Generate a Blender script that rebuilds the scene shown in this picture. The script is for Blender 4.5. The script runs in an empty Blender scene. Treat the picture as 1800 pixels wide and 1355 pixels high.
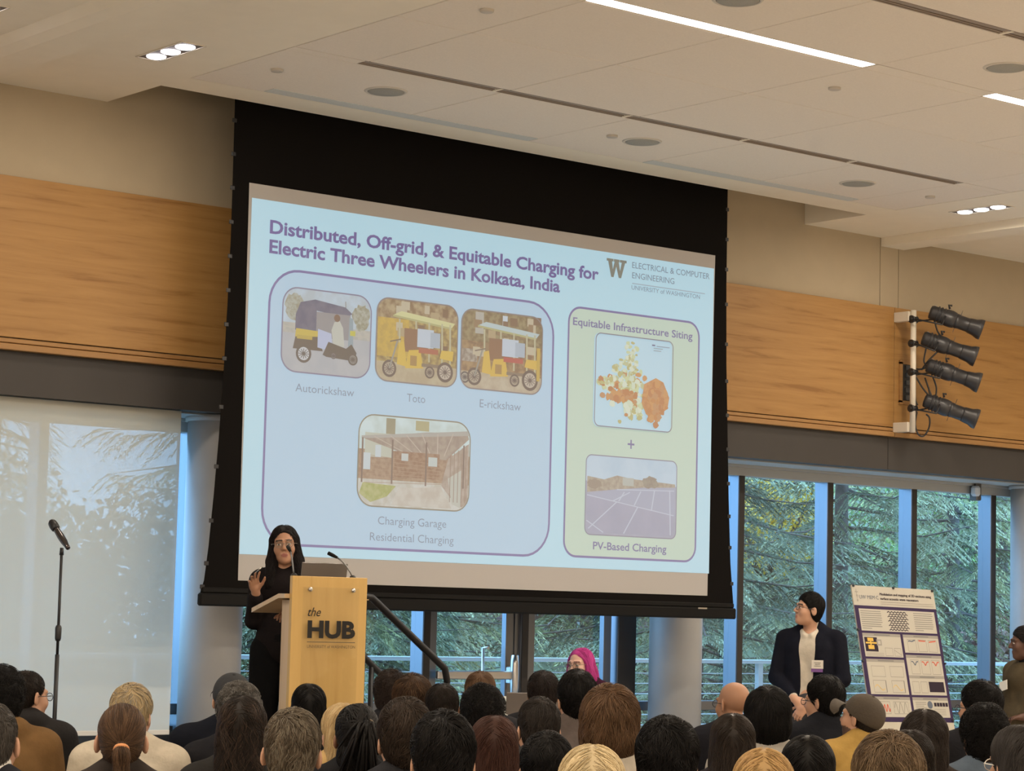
import bpy, math, random
import numpy as np
from mathutils import Vector, Matrix

# ------------------------------------------------------------------ camera, world, light, exposure
SC = bpy.context.scene
COL = SC.collection
PI = math.pi
F_PX, CX, CY = 4161.94, 900.0, 677.5
YAW, PITCH, ROLL = (math.radians(a) for a in (38.996, 5.5215, 1.4282))
CAM = np.array([0.0, 0.0, 1.5])
_f = np.array([math.sin(YAW) * math.cos(PITCH), math.cos(YAW) * math.cos(PITCH), math.sin(PITCH)])
_r0 = np.array([math.cos(YAW), -math.sin(YAW), 0.0])
_u0 = np.cross(_r0, _f)
_r = math.cos(ROLL) * _r0 + math.sin(ROLL) * _u0
_u = -math.sin(ROLL) * _r0 + math.cos(ROLL) * _u0

cam_data = bpy.data.cameras.new('camera')
cam_data.sensor_fit = 'HORIZONTAL'
cam_data.sensor_width = 36.0
cam_data.lens = F_PX / 1800.0 * 36.0
cam_data.clip_end = 400.0
cam = bpy.data.objects.new('camera', cam_data)
COL.objects.link(cam)
M = Matrix.Identity(4)
for i in range(3):
    M[i][0], M[i][1], M[i][2], M[i][3] = _r[i], _u[i], -_f[i], CAM[i]
cam.matrix_world = M
SC.camera = cam

WORLD_COL, WORLD_STR = (0.28, 0.58, 1.0), 6.0
wd = bpy.data.worlds.new('overcast_sky')
SC.world = wd
wd.use_nodes = True
_bg = wd.node_tree.nodes['Background']
_bg.inputs[0].default_value = (*WORLD_COL, 1)
_bg.inputs[1].default_value = WORLD_STR


def area_light(name, loc, sx, sy, power, col, direction=(0, 0, -1), spread=PI):
    d = bpy.data.lights.new(name, 'AREA')
    d.shape = 'RECTANGLE'
    d.size, d.size_y = sx, sy
    d.energy = power
    d.color = col
    d.spread = spread
    o = bpy.data.objects.new(name, d)
    COL.objects.link(o)
    o.location = loc
    o.rotation_euler = Vector(direction).to_track_quat('-Z', 'Y').to_euler()
    return o


sun_d = bpy.data.lights.new('overcast_sun', 'SUN')
sun_d.energy = 2.6
sun_d.angle = math.radians(50)
sun_d.color = (0.62, 0.84, 1.0)
sun = bpy.data.objects.new('overcast_sun', sun_d)
COL.objects.link(sun)
sun.rotation_euler = Vector((0.25, -0.35, -1.0)).to_track_quat('-Z', 'Y').to_euler()
WARM = (1.0, 0.875, 0.72)
# the hall's ceiling lamps, rows over the audience and behind the photographer
for ly in (10.1, 6.3, 2.5, -1.5):
    for lx in (3.0, 9.9, 13.5, 19.0):
        area_light('ceiling_lamp_light', (lx, ly, 5.0), 2.3, 0.14, 105 if lx < 18 else 160, WARM)
area_light('rear_fill_light', (4.0, -4.6, 3.0), 13.0, 3.2, 420, WARM, direction=(0.35, 1.0, 0.10))  # unseen soft fill, added as a stand-in for the hall's other lamps
area_light('side_fill_light', (-2.4, 5.0, 3.0), 9.0, 3.0, 200, WARM, direction=(1.0, 0.3, 0.15))  # second added fill from the side, no real fixture behind it
for (lx, ly) in ((7.67, 13.04), (15.68, 13.04)):
    area_light('downlight_light', (lx, ly, 5.0), 0.15, 0.5, 26, (1.0, 0.86, 0.68))
# window portals help the renderer find the daylight
_p = area_light('daylight_portal', (13.5, 15.9, 1.7), 11.0, 2.6, 1, (1, 1, 1), direction=(0, -1, 0))
_p.data.cycles.is_portal = True

vs = SC.view_settings
vs.view_transform = 'Standard'
vs.look = 'None'
vs.gamma = 1.0
vs.use_curve_mapping = False
vs.exposure = 0.0
SC.cycles.use_denoising = True
SC.cycles.max_bounces = 7
SC.cycles.transparent_max_bounces = 16
SC.cycles.caustics_reflective = False
SC.cycles.caustics_refractive = False
SC.cycles.sample_clamp_indirect = 6.0

# ------------------------------------------------------------------ measuring
def ray(px, py):
    return _f + (px - CX) / F_PX * _r - (py - CY) / F_PX * _u


def at_y(px, py, y):
    d = ray(px, py)
    return CAM + d * (y / d[1])


def at_z(px, py, z):
    d = ray(px, py)
    return CAM + d * ((z - CAM[2]) / d[2])


def at_t(px, py, t):
    return CAM + ray(px, py) * t


# ------------------------------------------------------------------ object helpers
def tag(o, label=None, cat=None, group=None, kind=None):
    if label: o['label'] = label
    if cat: o['category'] = cat
    if group: o['group'] = group
    if kind: o['kind'] = kind
    return o


def thing(name, loc, label, cat, group=None, rz=0.0, scale=1.0):
    o = bpy.data.objects.new(name, None)
    o.empty_display_size = 0.1
    COL.objects.link(o)
    o.location = loc
    o.rotation_euler = (0, 0, rz)
    o.scale = (scale,) * 3
    tag(o, label, cat, group)
    return o


def world_of(o):
    m = o.matrix_basis.copy()
    while o.parent:
        o = o.parent
        m = o.matrix_basis @ m
    return m


def rotm(rx=0.0, ry=0.0, rz=0.0):
    from mathutils import Euler
    return np.array(Euler((rx, ry, rz)).to_matrix())


class MB:
    """collects shapes, then links them as ONE mesh object"""
    def __init__(self):
        self.v, self.f, self.mi, self.sm = [], [], [], []
        self.cur = 0

    def add(self, verts, faces, smooth=False):
        b = len(self.v)
        self.v.extend([tuple(map(float, p)) for p in verts])
        for f in faces:
            self.f.append(tuple(b + i for i in f))
            self.mi.append(self.cur)
            self.sm.append(smooth)
        return self

    def box(self, c, s, R=None, bev=0.0):
        x, y, z = s[0] / 2, s[1] / 2, s[2] / 2
        if bev <= 0:
            P = np.array([(-x, -y, -z), (x, -y, -z), (x, y, -z), (-x, y, -z), (-x, -y, z), (x, -y, z), (x, y, z), (-x, y, z)])
            F = [(0, 3, 2, 1), (4, 5, 6, 7), (0, 1, 5, 4), (1, 2, 6, 5), (2, 3, 7, 6), (3, 0, 4, 7)]
        else:
            b = min(bev, x * .9, y * .9, z * .9)
            P, F = [], []
            idx = {}
            for sx in (-1, 1):
                for sy in (-1, 1):
                    for sz in (-1, 1):
                        for ax in range(3):
                            p = [sx * (x - b), sy * (y - b), sz * (z - b)]
                            p[ax] = (sx, sy, sz)[ax] * (x, y, z)[ax]
                            idx[(sx, sy, sz, ax)] = len(P)
                            P.append(p)
            P = np.array(P)
            for ax in range(3):
                o1, o2 = (ax + 1) % 3, (ax + 2) % 3
                for s_ in (-1, 1):
                    q = []
                    for a, c2 in ((-1, -1), (1, -1), (1, 1), (-1, 1)):
                        k = [0, 0, 0]; k[ax] = s_; k[o1] = a; k[o2] = c2
                        q.append(idx[(*k, ax)])
                    F.append(tuple(q if s_ > 0 else q[::-1]))
                for s1 in (-1, 1):
                    for s2 in (-1, 1):
                        k0 = [0, 0, 0]; k1 = [0, 0, 0]
                        k0[o1] = k1[o1] = s1; k0[o2] = k1[o2] = s2
                        k0[ax] = -1; k1[ax] = 1
                        F.append((idx[(*k0, o1)], idx[(*k1, o1)], idx[(*k1, o2)], idx[(*k0, o2)]))
            for sx in (-1, 1):
                for sy in (-1, 1):
                    for sz in (-1, 1):
                        F.append(tuple(idx[(sx, sy, sz, a)] for a in range(3)))
        if R is not None:
            P = P @ np.asarray(R).T
        return self.add(P + np.asarray(c), F)

    def span(self, lo, hi, bev=0.0):
        lo, hi = np.asarray(lo, float), np.asarray(hi, float)
        return self.box((lo + hi) / 2, hi - lo, bev=bev)

    def tube(self, pts, r, seg=10, caps=True):
        pts = [np.asarray(p, float) for p in pts]
        n = len(pts)
        rs = r if hasattr(r, '__len__') else [r] * n
        V, F = [], []
        ref = None
        for i, p in enumerate(pts):
            t = pts[min(i + 1, n - 1)] - pts[max(i - 1, 0)]
            t = t / (np.linalg.norm(t) + 1e-12)
            if ref is None:
                ref = np.array([0, 0, 1.0]) if abs(t[2]) < .9 else np.array([1.0, 0, 0])
            a = np.cross(t, ref); a /= np.linalg.norm(a) + 1e-12
            b = np.cross(a, t)
            ref = b
            for k in range(seg):
                th = 2 * PI * k / seg
                V.append(p + rs[i] * (math.cos(th) * a + math.sin(th) * b))
        for i in range(n - 1):
            for k in range(seg):
                k2 = (k + 1) % seg
                F.append((i * seg + k, i * seg + k2, (i + 1) * seg + k2, (i + 1) * seg + k))
        self.add(V, F, True)
        if caps:
            b = len(self.v) - n * seg
            self.f.append(tuple(b + k for k in range(seg))[::-1]); self.mi.append(self.cur); self.sm.append(False)
            self.f.append(tuple(b + (n - 1) * seg + k for k in range(seg))); self.mi.append(self.cur); self.sm.append(False)
        return self

    def lathe(self, prof, c=(0, 0, 0), seg=24, R=None, smooth=True):
        """profile (r, z) turned about local Z"""
        V, F = [], []
        n = len(prof)
        for r, z in prof:
            for k in range(seg):
                th = 2 * PI * k / seg
                V.append((r * math.cos(th), r * math.sin(th), z))
        for i in range(n - 1):
            for k in range(seg):
                k2 = (k + 1) % seg
                F.append((i * seg + k, i * seg + k2, (i + 1) * seg + k2, (i + 1) * seg + k))
        F.append(tuple(range(seg))[::-1])
        F.append(tuple((n - 1) * seg + k for k in range(seg)))
        V = np.array(V)
        if R is not None:
            V = V @ np.asarray(R).T
        return self.add(V + np.asarray(c), F, smooth)

    def prism(self, poly, y0, y1):
        """polygon in (x, z) pushed from y0 to y1"""
        n = len(poly)
        V = [(x, y0, z) for x, z in poly] + [(x, y1, z) for x, z in poly]
        F = [tuple(range(n)), tuple(range(2 * n - 1, n - 1, -1))]
        for i in range(n):
            j = (i + 1) % n
            F.append((i, i + n, j + n, j))
        return self.add(V, F)

    def flat(self, poly, y):
        return self.add([(x, y, z) for x, z in poly], [tuple(range(len(poly)))])

    def build(self, name, mats, parent=None, world=False):
        me = bpy.data.meshes.new(name)
        V = np.array(self.v, dtype=np.float64).reshape(-1, 3)
        if world and parent is not None:
            inv = np.array(world_of(parent).inverted())
            V = V @ inv[:3, :3].T + inv[:3, 3]
        me.from_pydata([tuple(p) for p in V], [], self.f)
        if not isinstance(mats, (list, tuple)): mats = [mats]
        for m in mats: me.materials.append(m)
        me.polygons.foreach_set('material_index', self.mi)
        me.polygons.foreach_set('use_smooth', self.sm)
        me.update()
        o = bpy.data.objects.new(name, me)
        COL.objects.link(o)
        if parent is not None: o.parent = parent
        return o


def raw_mesh(name, V, F, mat, parent=None, col=None, smooth=True):
    """numpy verts + quads/tris -> object, optional per-vertex colour attribute Col"""
    me = bpy.data.meshes.new(name)
    V = np.ascontiguousarray(V, dtype=np.float32)
    F = np.ascontiguousarray(F, dtype=np.int32)
    k = F.shape[1]
    me.vertices.add(len(V)); me.vertices.foreach_set('co', V.ravel())
    me.loops.add(F.size); me.loops.foreach_set('vertex_index', F.ravel())
    me.polygons.add(len(F))
    me.polygons.foreach_set('loop_start', np.arange(0, F.size, k, dtype=np.int32))
    me.polygons.foreach_set('use_smooth', np.full(len(F), smooth))
    if col is not None:
        at = me.attributes.new('Col', 'FLOAT_COLOR', 'POINT')
        c = np.ones((len(V), 4), dtype=np.float32); c[:, :3] = col
        at.data.foreach_set('color', c.ravel())
    me.materials.append(mat)
    me.update(calc_edges=True)
    me.validate()
    o = bpy.data.objects.new(name, me)
    COL.objects.link(o)
    if parent is not None: o.parent = parent
    return o


def copy_tree(o, parent=None):
    c = o.copy()
    COL.objects.link(c)
    if parent is not None: c.parent = parent
    for ch in list(o.children): copy_tree(ch, c)
    return c


# ------------------------------------------------------------------ materials
def mat(name, col, rough=.6, metal=0.0, var=0.0, scale=6.0, bump=0.0, bscale=80.0, emit=None, estr=1.0, spec=.4, stretch=None):
    m = bpy.data.materials.new(name); m.use_nodes = True
    nt = m.node_tree; b = nt.nodes['Principled BSDF']
    b.inputs['Base Color'].default_value = (*col, 1)
    b.inputs['Roughness'].default_value = rough
    b.inputs['Metallic'].default_value = metal
    b.inputs['Specular IOR Level'].default_value = spec
    if var or bump:
        tc = nt.nodes.new('ShaderNodeTexCoord')
        src = tc.outputs['Object']
        if stretch:
            mp = nt.nodes.new('ShaderNodeMapping'); mp.inputs['Scale'].default_value = stretch
            nt.links.new(src, mp.inputs[0]); src = mp.outputs[0]
    if var:
        n = nt.nodes.new('ShaderNodeTexNoise'); n.inputs['Scale'].default_value = scale; n.inputs['Detail'].default_value = 5
        nt.links.new(src, n.inputs['Vector'])
        r = nt.nodes.new('ShaderNodeValToRGB')
        r.color_ramp.elements[0].position = .3; r.color_ramp.elements[1].position = .7
        r.color_ramp.elements[0].color = (*[c * (1 - var) for c in col], 1)
        r.color_ramp.elements[1].color = (*[min(1, c * (1 + var)) for c in col], 1)
        nt.links.new(n.outputs['Fac'], r.inputs[0]); nt.links.new(r.outputs[0], b.inputs['Base Color'])
    if bump:
        n2 = nt.nodes.new('ShaderNodeTexNoise'); n2.inputs['Scale'].default_value = bscale; n2.inputs['Detail'].default_value = 3
        nt.links.new(src, n2.inputs['Vector'])
        bp = nt.nodes.new('ShaderNodeBump'); bp.inputs['Strength'].default_value = bump; bp.inputs['Distance'].default_value = .01
        nt.links.new(n2.outputs['Fac'], bp.inputs['Height']); nt.links.new(bp.outputs[0], b.inputs['Normal'])
    if emit:
        b.inputs['Emission Color'].default_value = (*emit, 1)
        b.inputs['Emission Strength'].default_value = estr
    return m


def wood_mat(name, c0, c1, along='x', scale=1.0, rough=.45):
    m = bpy.data.materials.new(name); m.use_nodes = True
    nt = m.node_tree; b = nt.nodes['Principled BSDF']
    b.inputs['Roughness'].default_value = rough
    b.inputs['Specular IOR Level'].default_value = .35
    tc = nt.nodes.new('ShaderNodeTexCoord')
    mp = nt.nodes.new('ShaderNodeMapping')
    s = [9.0 * scale] * 3
    s['xyz'.index(along)] = .55 * scale
    mp.inputs['Scale'].default_value = s
    nt.links.new(tc.outputs['Object'], mp.inputs[0])
    n = nt.nodes.new('ShaderNodeTexNoise'); n.inputs['Scale'].default_value = 2.2; n.inputs['Detail'].default_value = 8; n.inputs['Roughness'].default_value = .62; n.inputs['Distortion'].default_value = .5
    nt.links.new(mp.outputs[0], n.inputs['Vector'])
    r = nt.nodes.new('ShaderNodeValToRGB')
    r.color_ramp.elements[0].position = .3; r.color_ramp.elements[1].position = .68
    r.color_ramp.elements[0].color = (*c0, 1); r.color_ramp.elements[1].color = (*c1, 1)
    e = r.color_ramp.elements.new(.44); e.color = (*[.35 * a + .65 * b_ for a, b_ in zip(c0, c1)], 1)
    nt.links.new(n.outputs['Fac'], r.inputs[0]); nt.links.new(r.outputs[0], b.inputs['Base Color'])
    return m


def glow_mat(name, col, strength):
    m = bpy.data.materials.new(name); m.use_nodes = True
    nt = m.node_tree; nt.nodes.clear()
    e = nt.nodes.new('ShaderNodeEmission'); e.inputs[0].default_value = (*col, 1); e.inputs[1].default_value = strength
    o = nt.nodes.new('ShaderNodeOutputMaterial'); nt.links.new(e.outputs[0], o.inputs[0])
    return m


def vcol_mat(name, rough=.55, spec=.35, bump=0.0, bscale=200, sss=0.0):
    m = bpy.data.materials.new(name); m.use_nodes = True
    nt = m.node_tree; b = nt.nodes['Principled BSDF']
    b.inputs['Roughness'].default_value = rough
    b.inputs['Specular IOR Level'].default_value = spec
    a = nt.nodes.new('ShaderNodeAttribute'); a.attribute_name = 'Col'
    nt.links.new(a.outputs['Color'], b.inputs['Base Color'])
    if bump:
        tc = nt.nodes.new('ShaderNodeTexCoord')
        n2 = nt.nodes.new('ShaderNodeTexNoise'); n2.inputs['Scale'].default_value = bscale
        nt.links.new(tc.outputs['Object'], n2.inputs['Vector'])
        bp = nt.nodes.new('ShaderNodeBump'); bp.inputs['Strength'].default_value = bump; bp.inputs['Distance'].default_value = .004
        nt.links.new(n2.outputs['Fac'], bp.inputs['Height']); nt.links.new(bp.outputs[0], b.inputs['Normal'])
    return m


def glass_mat(name, tint=(1, 1, 1), gloss=.06):
    m = bpy.data.materials.new(name); m.use_nodes = True
    nt = m.node_tree; nt.nodes.clear()
    t = nt.nodes.new('ShaderNodeBsdfTransparent'); t.inputs[0].default_value = (*tint, 1)
    g = nt.nodes.new('ShaderNodeBsdfGlossy'); g.inputs['Roughness'].default_value = .03
    mx = nt.nodes.new('ShaderNodeMixShader'); mx.inputs[0].default_value = gloss
    o = nt.nodes.new('ShaderNodeOutputMaterial')
    nt.links.new(t.outputs[0], mx.inputs[1]); nt.links.new(g.outputs[0], mx.inputs[2]); nt.links.new(mx.outputs[0], o.inputs[0])
    return m


def shade_mat(name, col, see=.12):
    """woven roller shade: light passes through the weave, some of it straight"""
    m = bpy.data.materials.new(name); m.use_nodes = True
    nt = m.node_tree; nt.nodes.clear()
    d = nt.nodes.new('ShaderNodeBsdfDiffuse'); d.inputs[0].default_value = (*col, 1)
    tl = nt.nodes.new('ShaderNodeBsdfTranslucent'); tl.inputs[0].default_value = (*col, 1)
    tr = nt.nodes.new('ShaderNodeBsdfTransparent')
    m1 = nt.nodes.new('ShaderNodeMixShader'); m1.inputs[0].default_value = .30
    m2 = nt.nodes.new('ShaderNodeMixShader'); m2.inputs[0].default_value = see
    o = nt.nodes.new('ShaderNodeOutputMaterial')
    tc = nt.nodes.new('ShaderNodeTexCoord')
    n = nt.nodes.new('ShaderNodeTexNoise'); n.inputs['Scale'].default_value = 260
    nt.links.new(tc.outputs['Object'], n.inputs['Vector'])
    bp = nt.nodes.new('ShaderNodeBump'); bp.inputs['Strength'].default_value = .25; bp.inputs['Distance'].default_value = .003
    nt.links.new(n.outputs['Fac'], bp.inputs['Height']); nt.links.new(bp.outputs[0], d.inputs['Normal'])
    nt.links.new(d.outputs[0], m1.inputs[1]); nt.links.new(tl.outputs[0], m1.inputs[2])
    nt.links.new(m1.outputs[0], m2.inputs[1]); nt.links.new(tr.outputs[0], m2.inputs[2])
    nt.links.new(m2.outputs[0], o.inputs[0])
    return m


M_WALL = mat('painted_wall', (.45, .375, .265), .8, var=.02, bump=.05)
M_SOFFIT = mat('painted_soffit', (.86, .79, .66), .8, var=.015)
M_TILE = mat('ceiling_tile', (.80, .73, .64), .9, var=.03, scale=90, bump=.1, bscale=220)
M_DARK = mat('dark_gap', (.03, .027, .025), .9)
M_WOOD = wood_mat('cherry_veneer', (.26, .125, .036), (.415, .228, .076))
M_WOODTRIM = wood_mat('cherry_trim', (.29, .145, .05), (.38, .21, .08))
M_FASCIA = mat('grey_fascia', (.052, .047, .044), .6, var=.05, scale=3)
M_ALU = mat('anodised_aluminium', (.20, .215, .245), .30, metal=.85, spec=.5)
M_ALU_DARK = mat('dark_aluminium', (.13, .125, .12), .45, metal=.5)
M_COLUMN = mat('column_plaster', (.37, .365, .36), .45, var=.06, scale=3, spec=.5)
M_CARPET = mat('carpet', (.46, .41, .35), .95, var=.25, scale=60, bump=.3)
M_BLACK = mat('black_metal', (.018, .018, .02), .42, spec=.5)
M_BLACKCLOTH = mat('black_fabric', (.0065, .0055, .005), .9, spec=.08)
M_WHITE = mat('white_enamel', (.72, .66, .56), .45)
M_CHROME = mat('brushed_steel', (.62, .61, .6), .3, metal=1.0)
M_HEAD = mat('window_head_paint', (.42, .43, .42), .5)
M_BAR = mat('screen_bar', (.006, .0055, .005), .6, spec=.15)
M_GLASS = glass_mat('window_glass', (.93, .97, .97), .05)
# ------------------------------------------------------------------ the room
CEIL, WALL_Y, WIN_Y = 5.05, 14.7, 15.3
def struct(name, mb, m): return tag(mb.build(name, m), kind='structure')

mb = MB(); mb.span((-3, -5, -.12), (24, 15.9, 0)); struct('floor', mb, M_CARPET)

# front wall: plaster above, fascia below, wood band on it
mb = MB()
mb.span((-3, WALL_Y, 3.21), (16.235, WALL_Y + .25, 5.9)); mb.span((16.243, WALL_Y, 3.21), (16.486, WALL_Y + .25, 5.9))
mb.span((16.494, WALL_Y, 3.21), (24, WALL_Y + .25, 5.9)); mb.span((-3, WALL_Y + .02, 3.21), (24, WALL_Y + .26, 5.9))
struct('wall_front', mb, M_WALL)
mb = MB()
for x0, x1 in ((-3, 16.366), (16.372, 24)):
    mb.span((x0, WALL_Y, 2.91), (x1, WIN_Y + .35, 3.225))
struct('wall_front_fascia', mb, M_FASCIA)
mb = MB()
for x0, x1 in ((-3, 16.386), (16.392, 24)):
    mb.span((x0, WALL_Y - .05, 3.30), (x1, WALL_Y + .01, 4.41), bev=.002)
struct('trim_1', mb, M_WOOD)
mb = MB()
for x0, x1 in ((-3, 16.386), (16.392, 24)):
    mb.span((x0, WALL_Y - .05, 3.262), (x1, WALL_Y + .01, 3.292), bev=.004)
    mb.span((x0, WALL_Y - .064, 3.212), (x1, WALL_Y + .01, 3.256), bev=.004)
struct('trim_2', mb, M_WOODTRIM)
# low wall under the windows
mb = MB(); mb.span((-3, WIN_Y - .02, 0), (24, WIN_Y + .3, .50)); mb.span((-3, WIN_Y - .06, .40), (9.2, WIN_Y + .3, .62)); struct('wall_front_sill', mb, M_FASCIA)
mb = MB(); mb.span((-3.2, -5, 0), (-3, 15.9, 5.9)); struct('wall_left', mb, M_WALL)
mb = MB(); mb.span((24, -5, 0), (24.2, 15.9, 5.9)); struct('wall_right', mb, M_WALL)
mb = MB(); mb.span((-3.2, -5.2, 0), (24.2, -5, 5.9)); struct('wall_back', mb, M_WALL)

# plain soffits round the tile field, the screen pocket left open
TX0, TX1, TY1 = 8.17, 15.23, 13.62
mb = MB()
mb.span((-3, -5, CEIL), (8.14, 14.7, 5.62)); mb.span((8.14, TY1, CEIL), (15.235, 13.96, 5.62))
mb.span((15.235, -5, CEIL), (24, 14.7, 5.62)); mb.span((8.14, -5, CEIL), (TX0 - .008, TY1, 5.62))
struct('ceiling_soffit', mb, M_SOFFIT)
mb = MB(); mb.span((-3.2, -5.2, 5.62), (24.2, 15.9, 5.8)); struct('ceiling_deck', mb, M_SOFFIT)
# folding-partition headers that cross the ceiling left and right
mb = MB(); P = [(6.67, 5.05), (6.72, 5.0), (6.8, 4.97), (7.07, 4.97), (7.07, 5.05)]
mb.prism([(x, z) for x, z in P], -5, 14.7); struct('trim_3', mb, M_SOFFIT)
mb = MB(); mb.span((16.25, -5, 4.97), (16.56, 14.7, 5.06)); struct('trim_4', mb, M_SOFFIT)
# tile field: rows between the slots, staggered joints
mb = MB()
G = .004
rows = [(13.62, 12.465, [8.17, 9.93, 11.12, 12.30, 13.47, 14.64, 15.228]),
        (12.365, 11.285, [8.17, 8.75, 9.93, 11.12, 12.30, 14.64, 15.228]),
        (11.285, 10.235, [8.17, 8.75, 9.93, 11.12, 12.30, 13.47, 14.64, 15.228]),
        (10.095, 9.055, [8.17, 8.75, 9.93, 11.12, 12.30, 13.47, 14.64, 15.228]),
        (8.955, 7.8, [8.17, 8.75, 9.93, 11.12, 12.30, 13.47, 14.64, 15.228]),
        (7.8, 6.6, [8.17, 9.93, 11.12, 12.30, 14.64, 15.228]), (6.6, 5.4, [8.17, 9.93, 12.30, 14.64, 15.228]),
        (5.4, 0.0, [8.17, 9.93, 12.30, 14.64, 15.228]), (0.0, -5.0, [8.17, 11.12, 14.64, 15.228])]
for y1, y0, xs in rows:
    for a, b in zip(xs[:-1], xs[1:]):
        mb.span((a + G, y0 + G, CEIL), (b - G, y1 - G, CEIL + .03), bev=.003)
for y0, y1 in ((12.365, 12.465), (8.955, 9.055)):
    mb.span((8.17, y0 + .003, CEIL), (8.72, y1 - .003, CEIL + .03)); mb.span((14.64, y0 + .003, CEIL), (15.228, y1 - .003, CEIL + .03))
for a, b in ((8.17, 8.742), (11.116, 12.28), (14.652, 15.228)):
    mb.span((a + G, 10.098, CEIL), (b - G, 10.232, CEIL + .03))
struct('ceiling', mb, M_TILE)
mb = MB(); mb.span((8.16, -5, CEIL + .032), (15.235, 13.62, CEIL + .05)); struct('ceiling_void', mb, M_DARK)

# ------------------------------------------------------------------ ceiling fittings
def slot(x0, x1, y0, y1, brk, label):
    t = thing('slot_diffuser', (x0, y0, CEIL), label, 'air vent', 'slot diffusers in the tile ceiling')
    w = y1 - y0
    b = MB(); b.span((0, 0, .0), (x1 - x0, .012, .03)); b.span((0, w - .012, 0), (x1 - x0, w, .03)); b.build('frame', M_SLOT, t)
    b = MB(); b.span((0, .012, .006), (x1 - x0, w * .55, .012)); b.build('blade', M_SLOT, t)
    b = MB(); b.span((0, w * .68, .004), (x1 - x0, w * .80, .012)); b.build('blade', M_SLOT, t)
    for q in brk:
        b = MB(); b.span((q - x0 - .012, 0, -.002), (q - x0 + .012, w, .02)); b.build('joint_clip', M_SOFFIT, t)
M_SLOT = mat('slot_metal', (.30, .235, .18), .5)
slot(8.72, 14.64, 12.365, 12.465, (9.863, 11.044, 12.215, 13.376), 'long dark ceiling slot vent nearest the projection screen')
slot(9.0, 14.64, 8.955, 9.055, (9.863, 11.044, 12.215), 'long dark ceiling slot vent in the top right corner, beyond the strip lights')
M_VENT = mat('perforated_vent', (.60, .62, .60), .6, var=.1, scale=200)
for x0, x1, lab in ((8.744, 11.10, 'pale perforated grille strip above the left half of the screen'), (12.27, 14.615, 'pale perforated grille strip above the right half of the screen')):
    o = MB().span((x0, 13.475, CEIL - .004), (x1, 13.60, CEIL + .002), bev=.001).build('ceiling_grille', M_VENT)
    tag(o, lab, 'air vent', 'ceiling grilles along the screen')

M_LAMP = glow_mat('lamp_diffuser', (1.0, .93, .98), 9.0)
for x0, x1, lab in ((8.745, 11.112, 'long bright strip light across the top of the ceiling'), (12.284, 14.65, 'bright strip light cut off by the right edge of the picture')):
    t = thing('strip_light', (x0, 10.1, CEIL), lab, 'ceiling light', 'strip lights in the tile ceiling')
    L = x1 - x0
    b = MB(); b.span((0, 0, .002), (L, .008, .04)); b.span((0, .122, .002), (L, .13, .04)); b.span((0, .008, .002), (.008, .122, .04)); b.span((L - .008, .008, .002), (L, .122, .04))
    b.build('frame', M_SOFFIT, t)
    MB().span((.008, .008, .004), (L - .008, .122, .012)).build('diffuser', M_LAMP, t)

M_SPK = mat('speaker_grille', (.34, .33, .29), .7, var=.15, scale=300)
M_RING = mat('speaker_ring', (.62, .57, .49), .5)
for x, y, lab in ((9.34, 12.99, 'round grey ceiling speaker above the left part of the screen'), (11.72, 13.0, 'round grey ceiling speaker above the middle of the screen'),
                  (14.07, 12.99, 'round grey ceiling speaker above the right part of the screen'), (9.36, 9.585, 'round ceiling speaker cut off by the top edge, above the long strip light'),
                  (11.74, 9.57, 'round ceiling speaker at the right edge, over the cut off strip light')):
    t = thing('ceiling_speaker', (x, y, CEIL), lab, 'speaker', 'ceiling speakers')
    MB().lathe([(.128, 0), (.128, -.008), (.142, -.008), (.15, -.001), (.15, .004)], seg=36).build('ring', M_RING, t)
    MB().lathe([(.127, -.004), (.12, -.010), (.06, -.0115), (.002, -.012)], seg=36).build('grille', M_SPK, t)
M_CAPD = mat('sprinkler_plate', (.55, .50, .43), .45)
for x, y, lab in ((8.441, 12.978, 'small round sprinkler cover above the top left corner of the screen'), (8.467, 10.78, 'small white sprinkler cover at the top, left of the strip light'),
                  (11.416, 12.994, 'small sprinkler cover just left of the middle ceiling speaker'), (11.403, 10.744, 'small sprinkler cover below the right end of the long strip light'),
                  (14.92, 12.959, 'small sprinkler cover right of the farthest ceiling speaker')):
    o = MB().lathe([(.042, .012), (.042, -.012), (.038, -.016), (.002, -.016)], seg=20).build('sprinkler_cover', M_CAPD)
    o.location = (x, y, CEIL); tag(o, lab, 'sprinkler', 'sprinkler covers in the ceiling')

M_DL = glow_mat('downlight_lamp', (1.0, .94, .98), 9.0)
M_DLBOX = mat('downlight_housing', (.09, .075, .065), .5)
_x = at_z(8, 12, CEIL)
for x, y, lab in ((7.665, 13.04, 'triple downlight in the left soffit near the screen corner'), (15.685, 13.05, 'triple downlight in the right soffit above the spotlights'),
                  (float(_x[0]) - .06, 13.04, 'triple downlight cut off by the top left corner')):
    t = thing('triple_downlight', (x, y, CEIL), lab, 'ceiling light', 'triple downlights in the soffits')
    w, l = .088, .285
    b = MB()
    for sx in (-1, 1): b.span((sx * w - .006, -l, -.006), (sx * w + .006, l, .0))
    for sy in (-1, 1): b.span((-w, sy * l - .006, -.006), (w, sy * l + .006, .0))
    b.build('trim_frame', M_WHITE, t)
    MB().span((-w + .006, -l + .006, -.002), (w - .006, l - .006, 0)).build('housing', M_DLBOX, t)
    for k in (-1, 0, 1):
        MB().lathe([(.064, -.002), (.063, -.008), (.05, -.014), (.002, -.016)], (0, k * .18, 0), 24).build('lamp', M_DL, t)

# ------------------------------------------------------------------ columns
for px, n in ((375, 1), (1190, 2), (1817, 3)):
    p = at_y(px, 1000, 14.99)
    b = MB(); b.lathe([(.228, 0), (.228, 2.862)], (p[0], 14.99, 0), 48); b.lathe([(.245, 2.862), (.245, 2.905)], (p[0], 14.99, 0), 48)
    struct('trim_column_%d' % n, b, M_COLUMN)

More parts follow.
